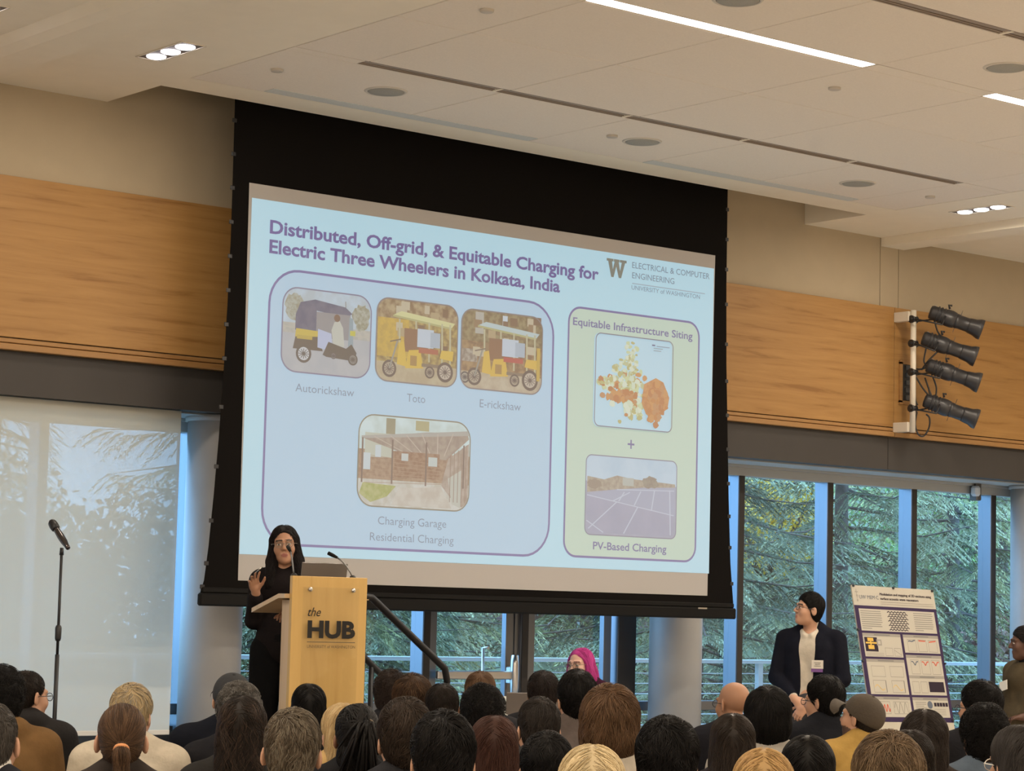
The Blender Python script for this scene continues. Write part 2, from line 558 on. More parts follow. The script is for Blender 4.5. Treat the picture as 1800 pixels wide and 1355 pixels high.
# ------------------------------------------------------------------ window wall
mull = [15.05 - 1.168 * k for k in range(14, 0, -1)] + [15.05, 16.21, 17.38, 18.56, 19.73, 20.9, 22.0]
mull = [(9.278 if 9 < m < 9.5 else m) for m in mull if m < 11.0] + [11.53, 12.555, 13.63] + [m for m in mull if m > 14.5]
n_w = 0
M_MULL_SHADE = mat('mullion_face_shade', (.040, .036, .034), .5, spec=.25)  # shade on the unlit room faces of the mullions, put in as dark colour
mb_head = MB(); mb_head.span((-3, WIN_Y - .005, 2.80), (24, WIN_Y + .14, 2.92)); mb_head.span((-3, WIN_Y - .06, 2.875), (24, WIN_Y + .02, 2.915))
tag(mb_head.build('window_head', M_HEAD), kind='structure')
tag(MB().span((-3, WALL_Y + .16, 2.898), (24, WIN_Y - .06, 2.909)).build('ceiling_window_reveal', M_HEAD), kind='structure')
def mullion(x, w, d, m=M_ALU):
    return MB().span((x, WIN_Y, .44), (x + w, WIN_Y + d, 2.83), bev=.003)
DOOR = (11.62, 12.64)
for i, x in enumerate(mull):
    n_w += 1
    wide = .20 if abs(x - 13.63) < .01 else .07
    b = MB(); b.span((x, WIN_Y, .44), (x + wide, WIN_Y + .165, 2.83), bev=.003)
    if not (x > 11.0 and x < 13.0):
        nx = mull[i + 1] if i + 1 < len(mull) else x + 1.15
        b.span((x + wide, WIN_Y + .02, .70), (nx, WIN_Y + .14, .78), bev=.003)
        b.span((x + wide, WIN_Y + .02, .44), (nx, WIN_Y + .14, .50), bev=.003)
    f = struct('window_%d' % n_w, b, M_ALU)
    MB().span((x + .001, WIN_Y - .012, .44), (x + wide - .001, WIN_Y + .001, 2.80), bev=.002).build('mullion_shade_strip', M_MULL_SHADE, f)  # thin dark strip added where the mullion face is only in shade
    if i + 1 < len(mull) and not (11.0 < x < 13.0):
        g = MB().span((x + wide, WIN_Y + .10, .5), (mull[i + 1], WIN_Y + .106, 2.82)).build('window_pane', M_GLASS, f)
# pair of glass doors between the mullions under the screen
def door(x0, x1, n, bar):
    st = .085
    b = MB(); b.span((x0, WIN_Y + .03, 0), (x0 + st, WIN_Y + .09, 2.4), bev=.003); b.span((x1 - st, WIN_Y + .03, 0), (x1, WIN_Y + .09, 2.4), bev=.003)
    b.span((x0, WIN_Y + .03, 2.3), (x1, WIN_Y + .09, 2.4), bev=.003); b.span((x0, WIN_Y + .03, 0.0), (x1, WIN_Y + .09, .22), bev=.003)
    f = struct('door_%d' % n, b, M_ALU)
    MB().span((x0 + st, WIN_Y + .055, .22), (x1 - st, WIN_Y + .062, 2.3)).build('door_pane', M_GLASS, f)
    if bar is None: return
    b = MB(); b.span((x0 + .05, WIN_Y - .05, .965), (x1 - .03, WIN_Y - .005, 1.035), bev=.008)
    b.build('panic_bar', M_CHROME, f)
    b = MB(); b.lathe([(.012, .83), (.030, .835), (.036, .90), (.038, 1.0), (.036, 1.10), (.030, 1.165), (.012, 1.17)], (bar, WIN_Y - .05, 0), 18); b.span((bar - .03, WIN_Y - .05, .93), (bar + .03, WIN_Y + .03, 1.07), bev=.008); b.build('latch_case', M_CHROME, f)
    b = MB()
    hx = x1 - .22
    b.tube([(hx, WIN_Y + .09, 1.22), (hx, WIN_Y + .16, 1.22), (hx, WIN_Y + .16, .8), (hx, WIN_Y + .09, .8)], .014, 8)
    b.build('pull_handle', M_CHROME, f)
door(11.61, 12.50, 1, 12.45)
door(12.64, 13.58, 2, None)
mb = MB(); mb.span((11.53, WIN_Y + .02, 2.42), (13.7, WIN_Y + .14, 2.5)); mb.span((12.5, WIN_Y + .02, 0), (12.64, WIN_Y + .16, 2.45))
struct('door_frame', mb, M_ALU)
tag(MB().span((11.6, WIN_Y + .08, 2.5), (13.63, WIN_Y + .086, 2.82)).build('window_transom', M_GLASS), kind='structure')

# roller shade on the left windows
M_SHADE = shade_mat('roller_shade', (.69, .68, .61), .25)
M_HEM = mat('shade_hem', (.62, .62, .60), .6)
t = thing('roller_shade', (8.895, 14.78, .585), 'wide pale roller shade drawn down over the left windows', 'window shade')
b = MB(); b.span((-8.5, 0, .0), (0, .0015, 2.32)); b.build('fabric', M_SHADE, t)
b = MB(); b.span((-8.5, -.006, .0), (0, .008, .035), bev=.004); b.build('hem_bar', M_HEM, t)
b = MB(); b.lathe([(.035, 0), (.035, 8.5)], (-8.5, .04, 2.28), 16, R=rotm(0, PI / 2, 0)); b.build('roller_tube', M_HEM, t)

# small dome camera on the third mullion
c = at_y(1716, 862, WIN_Y - .06)
t = thing('wall_camera', (c[0], WIN_Y, c[2]), 'small dark camera box with pale lens hood high on the right window mullion', 'camera')
MB().box((.0, -.05, .0), (.075, .10, .20), bev=.01).build('housing', M_ALU_DARK, t)
MB().box((-.045, -.09, -.01), (.075, .09, .10), bev=.02).build('hood', mat('camera_hood', (.55, .6, .66), .4), t)
MB().box((0, -.02, .11), (.05, .08, .03), bev=.004).build('bracket', M_ALU_DARK, t)
# ------------------------------------------------------------------ projection screen and slide
SY = 14.12
def sp(px, py, y=SY):
    p = at_y(px, py, y); return (float(p[0]), float(p[2]))

scr = thing('projection_screen', (11.2, SY, 1.53), 'large pull-down projection screen with wide black border showing a charging slide', 'projection screen')
poly = [sp(*q) for q in ((1279, 342), (1277, 500), (1277, 640), (1279, 760), (1281, 880), (1284, 990), (1289, 1062),
                         (352, 1042), (359, 1020), (367, 960), (376, 870), (385, 770), (393, 660), (400, 540), (406, 420), (410, 300), (413, 176))]
zt = 5.30
poly[0] = (poly[0][0], zt); poly[-1] = (poly[-1][0], zt)
W4 = [sp(*q) for q in ((438, 321), (1257, 449), (1243, 1047), (418, 1020))]
MB().prism(poly, SY, SY + .004).build('border_fabric', M_BLACKCLOTH, scr, world=True)
M_SCREEN = mat('screen_white', (.42, .40, .385), .85)
wx0, wx1 = W4[3][0], W4[2][0]
wz0, wz1 = (W4[2][1] + W4[3][1]) / 2, (W4[0][1] + W4[1][1]) / 2
b = MB(); b.add([(W4[0][0], SY - .002, W4[0][1]), (W4[1][0], SY - .002, W4[1][1]), (W4[2][0], SY - .002, W4[2][1]), (W4[3][0], SY - .002, W4[3][1])], [(0, 3, 2, 1)])
b.build('screen_surface', M_SCREEN, scr, world=True)
MB().span((poly[-1][0] - .08, SY - .06, 5.28), (poly[0][0] + .08, SY + .10, 5.62), bev=.01).build('roller_case', M_BLACK, scr, world=True)
# weighted bar in the bottom hem
b0, b1 = sp(349, 1055), sp(1292, 1077)
zb = (b0[1] + b1[1]) / 2
b = MB(); b.span((b0[0], SY - .022, zb - .045), (b1[0], SY + .026, zb + .045), bev=.012)
b.span((b0[0] + .02, SY - .014, zb + .045), (b1[0] - .02, SY + .018, zb + .085), bev=.008)
hb = b.build('bottom_bar', M_BAR, scr, world=True)
q = sp(1235, 1069, SY - .023)
MB().span((q[0] - .05, SY - .0245, q[1] - .006), (q[0] + .05, SY - .0225, q[1] + .006)).build('badge', M_CHROME, hb, world=True).matrix_parent_inverse = Matrix.Identity(4)
# tensioning tabs along both side edges
for a, c in list(zip(poly[7:-1], poly[8:])) + list(zip(poly[0:6], poly[1:7])):
    L = math.hypot(c[0] - a[0], c[1] - a[1]); n = max(1, int(L / .24))
    for k in range(n):
        s = (k + .5) / n
        x, z = a[0] + (c[0] - a[0]) * s, a[1] + (c[1] - a[1]) * s
        MB().box((x, SY + .002, z), (.035, .010, .03), bev=.003).build('tension_tab', M_BLACK, scr, world=True)

SLB = (.22, .215, .22)          # the lit screen under the picture
_mc = {}
def lin(c):
    return tuple((v / 255 / 12.92) if v <= 10 else ((v / 255 + .055) / 1.055) ** 2.4 for v in c)
SLIDE_GAIN = 1.0
BASE_LIT = (.195, .160, .125)
def sm(rgb, noise=None, scale=14.0):
    """projected colour: what the lit screen adds to the room light"""
    key = (rgb, noise, scale)
    if key in _mc: return _mc[key]
    e = [max(0.0, a - b_) * SLIDE_GAIN for a, b_ in zip(lin(rgb), BASE_LIT)]
    m = mat('projected_colour', SLB, .9, emit=e, estr=1.0, spec=.1)
    if noise:
        nt = m.node_tree; bs = nt.nodes['Principled BSDF']
        e2 = [max(0.0, a - b_) * SLIDE_GAIN for a, b_ in zip(lin(noise), BASE_LIT)]
        tc = nt.nodes.new('ShaderNodeTexCoord'); n = nt.nodes.new('ShaderNodeTexNoise'); n.inputs['Scale'].default_value = scale; n.inputs['Detail'].default_value = 4
        nt.links.new(tc.outputs['Object'], n.inputs['Vector'])
        r = nt.nodes.new('ShaderNodeValToRGB'); r.color_ramp.elements[0].position = .38; r.color_ramp.elements[1].position = .62
        r.color_ramp.elements[0].color = (*e, 1); r.color_ramp.elements[1].color = (*e2, 1)
        nt.links.new(n.outputs['Fac'], r.inputs[0]); nt.links.new(r.outputs[0], bs.inputs['Emission Color'])
    _mc[key] = m
    return m


def rrect(x0, z0, x1, z1, r, n=8):
    P = []
    for cx_, cz_, a0 in ((x1 - r, z0 + r, -90), (x1 - r, z1 - r, 0), (x0 + r, z1 - r, 90), (x0 + r, z0 + r, 180)):
        for k in range(n + 1):
            a = math.radians(a0 + 90 * k / n)
            P.append((cx_ + r * math.cos(a), cz_ + r * math.sin(a)))
    return P


def ring(P, w, y, mb):
    """outline strip of width w just inside polygon P"""
    n = len(P); A = np.array(P); c = A.mean(0)
    T = np.roll(A, -1, 0) - np.roll(A, 1, 0); T /= np.linalg.norm(T, axis=1)[:, None] + 1e-9
    N = np.stack([-T[:, 1], T[:, 0]], 1)
    B = A + N * w
    V = [(x, y, z) for x, z in A] + [(x, y, z) for x, z in B]
    mb.add(V, [(i, (i + 1) % n, n + (i + 1) % n, n + i) for i in range(n)])


def text_mesh(s, bold=0.0, shear=0.0, spacing=1.0, extrude=0.0):
    cu = bpy.data.curves.new('lettering', 'FONT')
    cu.body = s; cu.size = 1.0; cu.offset = bold; cu.shear = shear; cu.space_character = spacing
    cu.resolution_u = 3; cu.extrude = extrude
    o = bpy.data.objects.new('lettering', cu); COL.objects.link(o)
    dg = bpy.context.evaluated_depsgraph_get()
    me = bpy.data.meshes.new_from_object(o.evaluated_get(dg))
    bpy.data.objects.remove(o); bpy.data.curves.remove(cu)
    V = np.zeros(len(me.vertices) * 3, dtype=np.float32); me.vertices.foreach_get('co', V); V = V.reshape(-1, 3)
    F = [tuple(p.vertices) for p in me.polygons]
    bpy.data.meshes.remove(me)
    return V, F


CAPH = .729
def add_text(mb, s, x0, x1, zb, cap, y, bold=0.0, shear=0.0, xscale=None):
    """lettering in an X-Z plane, baseline zb, from x0 to x1"""
    V, F = text_mesh(s, bold, shear)
    lo, hi = V[:, 0].min(), V[:, 0].max()
    sx = (x1 - x0) / (hi - lo)
    mb.add([(x0 + (v[0] - lo) * sx, y, zb + v[1] * cap / CAPH) for v in V], F)


sl = MB()
S4 = [sp(*q) for q in ((441, 350), (1255, 470), (1245, 1000), (421, 983))]
sx0, sx1 = (S4[0][0] + S4[3][0]) / 2, (S4[1][0] + S4[2][0]) / 2
sz0, sz1 = (S4[2][1] + S4[3][1]) / 2, (S4[0][1] + S4[1][1]) / 2
sl.add([(sx0, SY - .005, sz0), (sx1, SY - .005, sz0), (sx1, SY - .005, sz1), (sx0, SY - .005, sz1)], [(0, 1, 2, 3)])
slide = sl.build('slide_image', sm((182, 210, 219)), scr, world=True)
LY = SY - .0065
def part(name, mb, mats): 
    o = mb.build(name, mats, slide, world=False)
    # vertices were given in world space; bring them under the slide
    inv = np.array(world_of(slide).inverted())
    V = np.zeros(len(o.data.vertices) * 3, dtype=np.float32); o.data.vertices.foreach_get('co', V)
    V = V.reshape(-1, 3) @ inv[:3, :3].T + inv[:3, 3]
    o.data.vertices.foreach_set('co', V.astype(np.float32).ravel()); o.data.update()
    return o
def box_px(l, r, t, b):
    return sp(*l)[0], sp(*b)[1], sp(*r)[0], sp(*t)[1]

PURPLE = sm((128, 114, 150)); PURPLE2 = sm((138, 128, 156)); GREY = sm((146, 150, 160)); LINE = sm((138, 126, 158))
# panels
x0, z0, x1, z1 = box_px((464, 720), (969, 770), (700, 498), (710, 969))
P = rrect(x0, z0, x1, z1, .26)
b = MB(); b.flat(P, LY); b.cur = 1; ring(P, .018, LY - .001, b)
part('slide_panel', b, [sm((178, 198, 212)), LINE])
x0, z0, x1, z1 = box_px((993, 760), (1226, 760), (1110, 551), (1105, 984))
P = rrect(x0, z0, x1, z1, .13)
b = MB(); b.flat(P, LY); b.cur = 1; ring(P, .017, LY - .001, b)
part('slide_panel', b, [sm((190, 203, 186)), LINE])

def line_text(s, l, r, cap_px, mat_, bold=0.0, name='slide_lettering', shear=0.0):
    a, c = sp(*l), sp(*r)
    zb = (a[1] + c[1]) / 2
    cap = (sp(l[0], l[1] - cap_px)[1] - a[1])
    b = MB(); add_text(b, s, a[0], c[0], zb, cap, LY - .002, bold, shear)
    return part(name, b, mat_)

line_text('Distributed, Off-grid, & Equitable Charging for', (473, 413), (1051, 489), 24, PURPLE, .027, 'slide_title')
line_text('Electric Three Wheelers in Kolkata, India', (472, 447), (983, 511), 24, PURPLE, .027, 'slide_title')
line_text('Equitable Infrastructure Siting', (1006, 571), (1216, 597), 14, PURPLE2, .014)
line_text('Autorickshaw', (518, 688), (621, 697), 15, GREY, -.004)
line_text('Toto', (714, 706), (746, 708.5), 15, GREY, -.004)
line_text('E-rickshaw', (842, 716), (914, 722), 15, GREY, -.004)
line_text('Charging Garage', (663, 922), (783, 927), 15, GREY, -.004)
line_text('Residential Charging', (649, 950), (796, 956), 15, GREY, -.004)
line_text('PV-Based Charging', (1041, 966), (1170, 970.5), 14, PURPLE2, .014)
line_text('ELECTRICAL & COMPUTER', (1110, 473), (1246, 489), 11, sm((138, 142, 150)))
line_text('ENGINEERING', (1110, 489.5), (1184, 499), 11, sm((138, 142, 150)))
line_text('UNIVERSITY of WASHINGTON', (1109, 510), (1229, 524.5), 8, sm((142, 147, 156)))
b = MB(); a, c = sp(1110, 499), sp(1238, 514); b.flat([(a[0], a[1]), (c[0], a[1]), (c[0], a[1] + .008), (a[0], a[1] + .008)][::1], LY - .002)
part('slide_rule', b, sm((165, 175, 182)))
a = sp(1108, 781); b = MB(); w, t_ = .036, .0075
b.flat([(a[0] - w, a[1] - t_), (a[0] + w, a[1] - t_), (a[0] + w, a[1] + t_), (a[0] - w, a[1] + t_)], LY - .002)
b.flat([(a[0] - t_, a[1] - w), (a[0] + t_, a[1] - w), (a[0] + t_, a[1] + w), (a[0] - t_, a[1] + w)], LY - .0022)
part('slide_plus_sign', b, PURPLE2)
# block letter emblem
x0, z0, x1, z1 = box_px((1065, 470), (1100, 470), (1082, 456), (1082, 488))
b = MB(); u = lambda px_, pz_: (x0 + px_ * (x1 - x0), z0 + pz_ * (z1 - z0))
for Q in ([(.0, 1), (.0, .86), (.34, .86), (.34, 1)], [(.36, 1), (.36, .86), (.64, .86), (.64, 1)], [(.66, 1), (.66, .86), (1, .86), (1, 1)],
          [(.07, .88), (.24, 0), (.36, 0), (.27, .88)], [(.24, 0), (.36, 0), (.54, .88), (.40, .88)],
          [(.42, .88), (.62, 0), (.74, 0), (.60, .88)], [(.62, 0), (.74, 0), (.93, .88), (.76, .88)]):
    b.flat([u(*q) for q in Q], LY - .002 - .00002 * len(b.f))
part('slide_emblem', b, sm((140, 136, 122)))

# pictures on the slide
class Pic:
    def __init__(self, box, r):
        self.x0, self.z0, self.x1, self.z1 = box
        self.r, self.mb, self.m, self.y = r, MB(), [], LY - .0025
    def c(self, rgb, noise=None, sc=14.0):
        m = sm(rgb, noise, sc)
        if m not in self.m: self.m.append(m)
        self.mb.cur = self.m.index(m)
    def pt(self, u_, v_): return (self.x0 + u_ * (self.x1 - self.x0), self.z1 - v_ * (self.z1 - self.z0))
    def bg(self, v0, v1, rgb, noise=None, sc=14.0):
        """horizontal band clipped to the rounded frame"""
        self.c(rgb, noise, sc); self.y -= .00004
        P = rrect(self.x0, self.z0, self.x1, self.z1, self.r)
        za, zb_ = self.z1 - v1 * (self.z1 - self.z0), self.z1 - v0 * (self.z1 - self.z0)
        out = []
        for lim, sgn in ((za, 1), (zb_, -1)):
            out = []
            for i in range(len(P)):
                p, q_ = P[i], P[(i + 1) % len(P)]
                ip, iq = sgn * (p[1] - lim) >= 0, sgn * (q_[1] - lim) >= 0
                if ip: out.append(p)
                if ip != iq:
                    s = (lim - p[1]) / (q_[1] - p[1]); out.append((p[0] + s * (q_[0] - p[0]), lim))
            P = out
        if len(P) > 2: self.mb.flat(P, self.y)
    def poly(self, pts, rgb, noise=None, sc=14.0):
        self.c(rgb, noise, sc); self.y -= .00004
        self.mb.flat([self.pt(*p) for p in pts], self.y)
    def rect(self, u0, v0, u1, v1, rgb, noise=None, sc=14.0): self.poly([(u0, v1), (u1, v1), (u1, v0), (u0, v0)], rgb, noise, sc)
    def disc(self, u_, v_, r, rgb, n=20, asp=1.0):
        a = (self.x1 - self.x0) / (self.z1 - self.z0)
        self.poly([(u_ + r * math.cos(k * 2 * PI / n), v_ - r * a * asp * math.sin(k * 2 * PI / n)) for k in range(n)], rgb)
    def blob(self, u_, v_, ru, rv, rgb, noise=None, seed=1, n=22, sc=14.0):
        R_ = random.Random(seed)
        self.poly([(u_ + ru * (.75 + .4 * R_.random()) * math.cos(k * 2 * PI / n), v_ - rv * (.75 + .4 * R_.random()) * math.sin(k * 2 * PI / n)) for k in range(n)], rgb, noise, sc)
    def bar(self, a, c, w, rgb):
        dx, dy = c[0] - a[0], c[1] - a[1]; L = math.hypot(dx, dy) + 1e-9; nx, ny = -dy / L * w, dx / L * w
        self.poly([(a[0] - nx, a[1] - ny), (a[0] + nx, a[1] + ny), (c[0] + nx, c[1] + ny), (c[0] - nx, c[1] - ny)][::-1], rgb)
    def frame(self, rgb, w=.010):
        self.c(rgb); ring(rrect(self.x0, self.z0, self.x1, self.z1, self.r), w, self.y - .0004, self.mb)
    def wheel(self, u_, v_, r, tyre, hub):
        self.disc(u_, v_, r, tyre); self.disc(u_, v_, r * .72, hub)
        for k in range(6):
            a = k * PI / 6; self.bar((u_ - r * .7 * math.cos(a), v_ - r * .7 * math.sin(a)), (u_ + r * .7 * math.cos(a), v_ + r * .7 * math.sin(a)), .004, tyre)
        self.disc(u_, v_, r * .2, tyre)
    def done(self, label=None): 
        o = part('slide_picture', self.mb, self.m)
        if label: o['label'] = label
        return o

# three-wheeler on a road
p = Pic(box_px((493, 590), (651, 590), (571, 511), (571, 660)), .13)
p.bg(0, .46, (184, 196, 205), (176, 182, 184), 7); p.bg(.42, .56, (172, 168, 158), (182, 176, 164), 20); p.bg(.54, 1, (172, 171, 171), (178, 176, 174), 6)
p.blob(.14, .22, .11, .16, (158, 150, 128), (172, 172, 160), 3, sc=40); p.blob(.88, .26, .10, .16, (154, 147, 124), (174, 172, 158), 5, sc=40)
p.bar((.02, .47), (.98, .50), .006, (182, 176, 162)); p.bar((.70, .1), (.72, .45), .004, (146, 138, 124))
p.poly([(.15, .50), (.38, .52), (.38, .25), (.72, .29), (.78, .24), (.70, .17), (.36, .12), (.20, .17), (.15, .32)], (122, 116, 124), (132, 126, 132), 10)
p.rect(.38, .26, .76, .56, (154, 148, 144)); p.poly([(.58, .66), (.70, .64), (.68, .42), (.64, .34), (.58, .36), (.55, .46)], (186, 184, 172)); p.disc(.61, .31, .035, (140, 118, 100))
p.poly([(.74, .66), (.80, .64), (.79, .30), (.75, .28)], (152, 160, 162)); p.rect(.76, .44, .82, .50, (188, 180, 92))
p.poly([(.13, .72), (.17, .48), (.40, .50), (.46, .72)], (124, 112, 98)); p.poly([(.15, .58), (.16, .48), (.40, .49), (.40, .555)], (192, 172, 62)); p.rect(.17, .555, .34, .60, (182, 162, 70))
p.poly([(.40, .68), (.40, .46), (.55, .50), (.56, .60), (.50, .70)], (178, 182, 200)); p.poly([(.46, .76), (.52, .60), (.72, .66), (.78, .60), (.84, .70), (.82, .80), (.5, .78)], (116, 104, 96))
p.wheel(.25, .77, .085, (112, 102, 98), (190, 190, 190)); p.wheel(.80, .78, .055, (116, 106, 98), (150, 144, 136)); p.wheel(.58, .76, .03, (120, 110, 104), (150, 144, 136))
p.frame((146, 136, 148)); p.done('photo of a black and yellow three-wheeler on a road')

def erick(p, canopy, seats, body, seed):
    R_ = random.Random(seed)
    for k in range(16):
        u_, v_ = .06 + .88 * R_.random(), .05 + .5 * R_.random()
        p.rect(u_ - .03, v_ - .04, u_ + .03 + .05 * R_.random(), v_ + .06, R_.choice([(156, 134, 108), (142, 120, 96), (176, 158, 128), (188, 176, 152)]))
    p.poly([(.20, .20), (.92, .28), (.96, .22), (.30, .145)], canopy); p.poly([(.20, .22), (.92, .30), (.92, .275), (.20, .195)], (176, 170, 128))
    for u_ in (.28, .48, .64, .80, .9): p.bar((u_, .24), (u_ + .01, .72), .010, (184, 178, 150))
    p.rect(.34, .34, .62, .62, (150, 122, 92)); p.rect(.5, .33, .7, .55, (186, 192, 198)); p.rect(.66, .36, .78, .54, (170, 176, 182))
    p.poly([(.26, .78), (.28, .52), (.34, .50), (.38, .80)], body); p.poly([(.36, .82), (.40, .60), (.54, .58), (.58, .80)], body); p.poly([(.78, .66), (.80, .56), (.95, .56), (.94, .68)], body)
    p.rect(.42, .66, .5, .78, (168, 140, 60)); p.rect(.52, .56, .76, .62, seats); p.rect(.56, .74, .84, .78, (146, 130, 112))
    p.wheel(.17, .84, .085, (126, 110, 98), (172, 160, 142)); p.wheel(.85, .82, .10, (126, 110, 98), (184, 172, 156)); p.wheel(.66, .84, .06, (126, 110, 98), (172, 160, 142))
    p.bar((.17, .84), (.26, .50), .010, (158, 152, 140)); p.bar((.17, .52), (.30, .48), .008, (140, 124, 108))
p = Pic(box_px((659, 600), (803, 610), (731, 529), (731, 676)), .11)
p.bg(0, .3, (150, 128, 102), (178, 160, 130), 22); p.bg(.24, .78, (150, 130, 98), (180, 160, 112), 26); p.bg(.76, 1, (184, 172, 146), (176, 160, 134), 12)
p.rect(.02, .24, .40, .70, (196, 168, 42), (182, 156, 44), 20)
erick(p, (200, 196, 150), (172, 120, 92), (202, 174, 46), 3); p.frame((150, 138, 132)); p.done('photo of a yellow three-wheeler with a pale canopy')
p = Pic(box_px((808, 620), (952, 620), (880, 549), (880, 689)), .11)
p.bg(0, .45, (142, 124, 96), (160, 146, 116), 26); p.bg(.4, .8, (146, 122, 98), (168, 144, 112), 24); p.bg(.78, 1, (188, 176, 154), (176, 160, 138), 12)
p.rect(.17, .0 + .03, .27, .3, (178, 172, 160)); p.rect(.50, .04, .56, .2, (192, 198, 202))
p.wheel(.06, .86, .055, (120, 110, 102), (176, 168, 154)); p.rect(.02, .5, .2, .66, (176, 166, 152), (150, 136, 120), 30)
erick(p, (180, 190, 188), (178, 112, 96), (202, 172, 50), 9); p.rect(.93, .4, .97, .82, (190, 164, 70)); p.frame((150, 138, 132)); p.done('photo of a three-wheeler with a corrugated canopy and red seats')

# shed with roof on posts
p = Pic(box_px((627, 810), (825, 810), (725, 734), (725, 895)), .14)
p.bg(0, .4, (196, 208, 206), (186, 196, 190), 8); p.bg(.38, .74, (158, 134, 112), (172, 150, 128), 30); p.bg(.7, 1, (184, 178, 164), (196, 194, 186), 14)
p.rect(.24, .03, .32, .2, (156, 148, 124)); p.rect(.5, .03, .62, .14, (172, 164, 130)); p.rect(.06, .2, .3, .46, (184, 184, 168))
p.poly([(.03, .26), (.45, .42), (.78, .44), (.985, .19), (.97, .12), (.6, .15)], (158, 142, 128), (170, 156, 140), 18)
p.poly([(.03, .24), (.97, .10), (.985, .15), (.03, .27)], (172, 166, 156))
for k in range(6): p.bar((.14 + .14 * k, .24 - .02 * k), (.46 + .06 * k, .42 - .004 * k), .004, (184, 172, 158))
p.rect(.32, .38, .72, .66, (152, 124, 102), (164, 140, 118), 40)
for k in range(7): p.bar((.06, .44 + .05 * k), (.74, .50 + .035 * k), .003, (170, 148, 126))
p.poly([(.74, .72), (.80, .42), (.985, .24), (.985, .9), (.93, .95), (.86, .9)], (166, 150, 134), (178, 164, 150), 20); p.poly([(.80, .64), (.92, .54), (.92, .96), (.84, .92)], (184, 182, 170))
for u_ in (.04, .30, .60, .94): p.bar((u_, .26), (u_, .74), .007, (140, 122, 108))
for k in range(5): p.bar((.82 + .035 * k, .38 - .03 * k), (.82 + .035 * k, .9), .003, (156, 136, 118))
p.rect(.05, .42, .11, .60, (190, 196, 196)); p.rect(.15, .33, .20, .46, (190, 196, 196)); p.rect(.38, .40, .44, .48, (188, 190, 184)); p.rect(.62, .42, .70, .52, (186, 190, 184))
p.poly([(.02, .86), (.05, .74), (.34, .76), (.26, .88), (.12, .95)], (164, 164, 108), (178, 176, 130), 24)
p.poly([(.30, .97), (.36, .78), (.74, .74), (.84, .97)], (184, 174, 160), (194, 188, 176), 10)
p.frame((150, 140, 120)); p.done('photo of a brick shed with a metal roof')

# shaded map
p = Pic(box_px((1042, 670), (1179, 680), (1110, 592), (1109, 755)), .055)
p.bg(0, 1, (184, 207, 216))
R_ = random.Random(4)
def cells(n, uc, vc, su, sv, cols, rr=.03):
    for k in range(n):
        u_, v_ = R_.gauss(uc, su), R_.gauss(vc, sv)
        if not (.05 < u_ < .95 and .05 < v_ < .95): continue
        p.blob(u_, v_, rr * (.6 + .8 * R_.random()), rr * (.6 + .8 * R_.random()), R_.choice(cols), seed=R_.randint(0, 9999), n=7)
PALE = [(196, 200, 160), (200, 206, 184), (184, 176, 128), (206, 210, 190), (190, 188, 150)]
ORG = [(190, 142, 98), (184, 136, 92), (196, 152, 108), (188, 148, 112)]
for k in range(14): cells(6, .46 + .02 * math.sin(k), .10 + .03 * k, .03 + .002 * k, .02, PALE, .022)
cells(60, .38, .55, .13, .07, PALE + ORG[2:], .034); cells(40, .18, .53, .07, .04, PALE + ORG[:2], .03); cells(45, .5, .70, .09, .08, PALE, .034); cells(34, .34, .66, .12, .03, ORG, .034)
cells(22, .52, .80, .05, .05, PALE + ORG[:1], .03); cells(20, .32, .36, .05, .05, PALE, .026)
p.poly([(.63, .50), (.78, .42), (.88, .46), (.96, .62), (.94, .74), (.86, .80), (.84, .89), (.74, .87), (.66, .82), (.60, .70)], (186, 138, 94), (198, 154, 112), 16)
cells(80, .80, .66, .075, .105, ORG, .035)
p.rect(.72, .06, .76, .075, (130, 122, 140)); p.rect(.78, .07, .95, .078, (150, 152, 160)); p.rect(.74, .095, .86, .103, (160, 160, 160)); p.rect(.74, .12, .84, .128, (160, 160, 160))
p.frame((146, 138, 140), .008); p.done('district map shaded in orange and cream')

# solar panels in a row
p = Pic(box_px((1027, 875), (1188, 880), (1107, 804), (1107, 944)), .06)
p.bg(0, .35, (178, 193, 204), (186, 199, 208), 5); p.bg(.33, 1, (164, 163, 173), (170, 168, 178), 5)
p.poly([(.02, .47), (.02, .27), (.2, .30), (.34, .24), (.5, .27), (.66, .28), (.98, .30), (.98, .34), (.62, .37), (.3, .42)], (164, 150, 134), (176, 166, 148), 30)
p.blob(.70, .30, .10, .08, (152, 140, 126), (160, 150, 134), 8, sc=30); p.rect(.40, .26, .52, .36, (178, 178, 168)); p.blob(.1, .36, .08, .06, (158, 144, 128), None, 3)
p.poly([(.02, .50), (.34, .41), (.98, .35), (.98, .70), (.55, .60)], (168, 168, 180))
p.poly([(.02, .51), (.40, .58), (.97, .70), (.95, .96), (.06, .97), (.02, .9)], (162, 160, 172), (167, 164, 176), 4)
for a, c in (((.02, .505), (.97, .70)), ((.34, .57), (.04, .92)), ((.57, .615), (.42, .96)), ((.34, .415), (.97, .385)), ((.60, .42), (.53, .60)), ((.75, .40), (.72, .65)), ((.42, .44), (.36, .56)), ((.92, .38), (.935, .95)), ((.02, .82), (.2, .96)), ((.48, .44), (.3, .56))):
    p.bar(a, c, .006, (186, 190, 198))
p.frame((150, 142, 150), .008); p.done('photo of solar panels in rows')
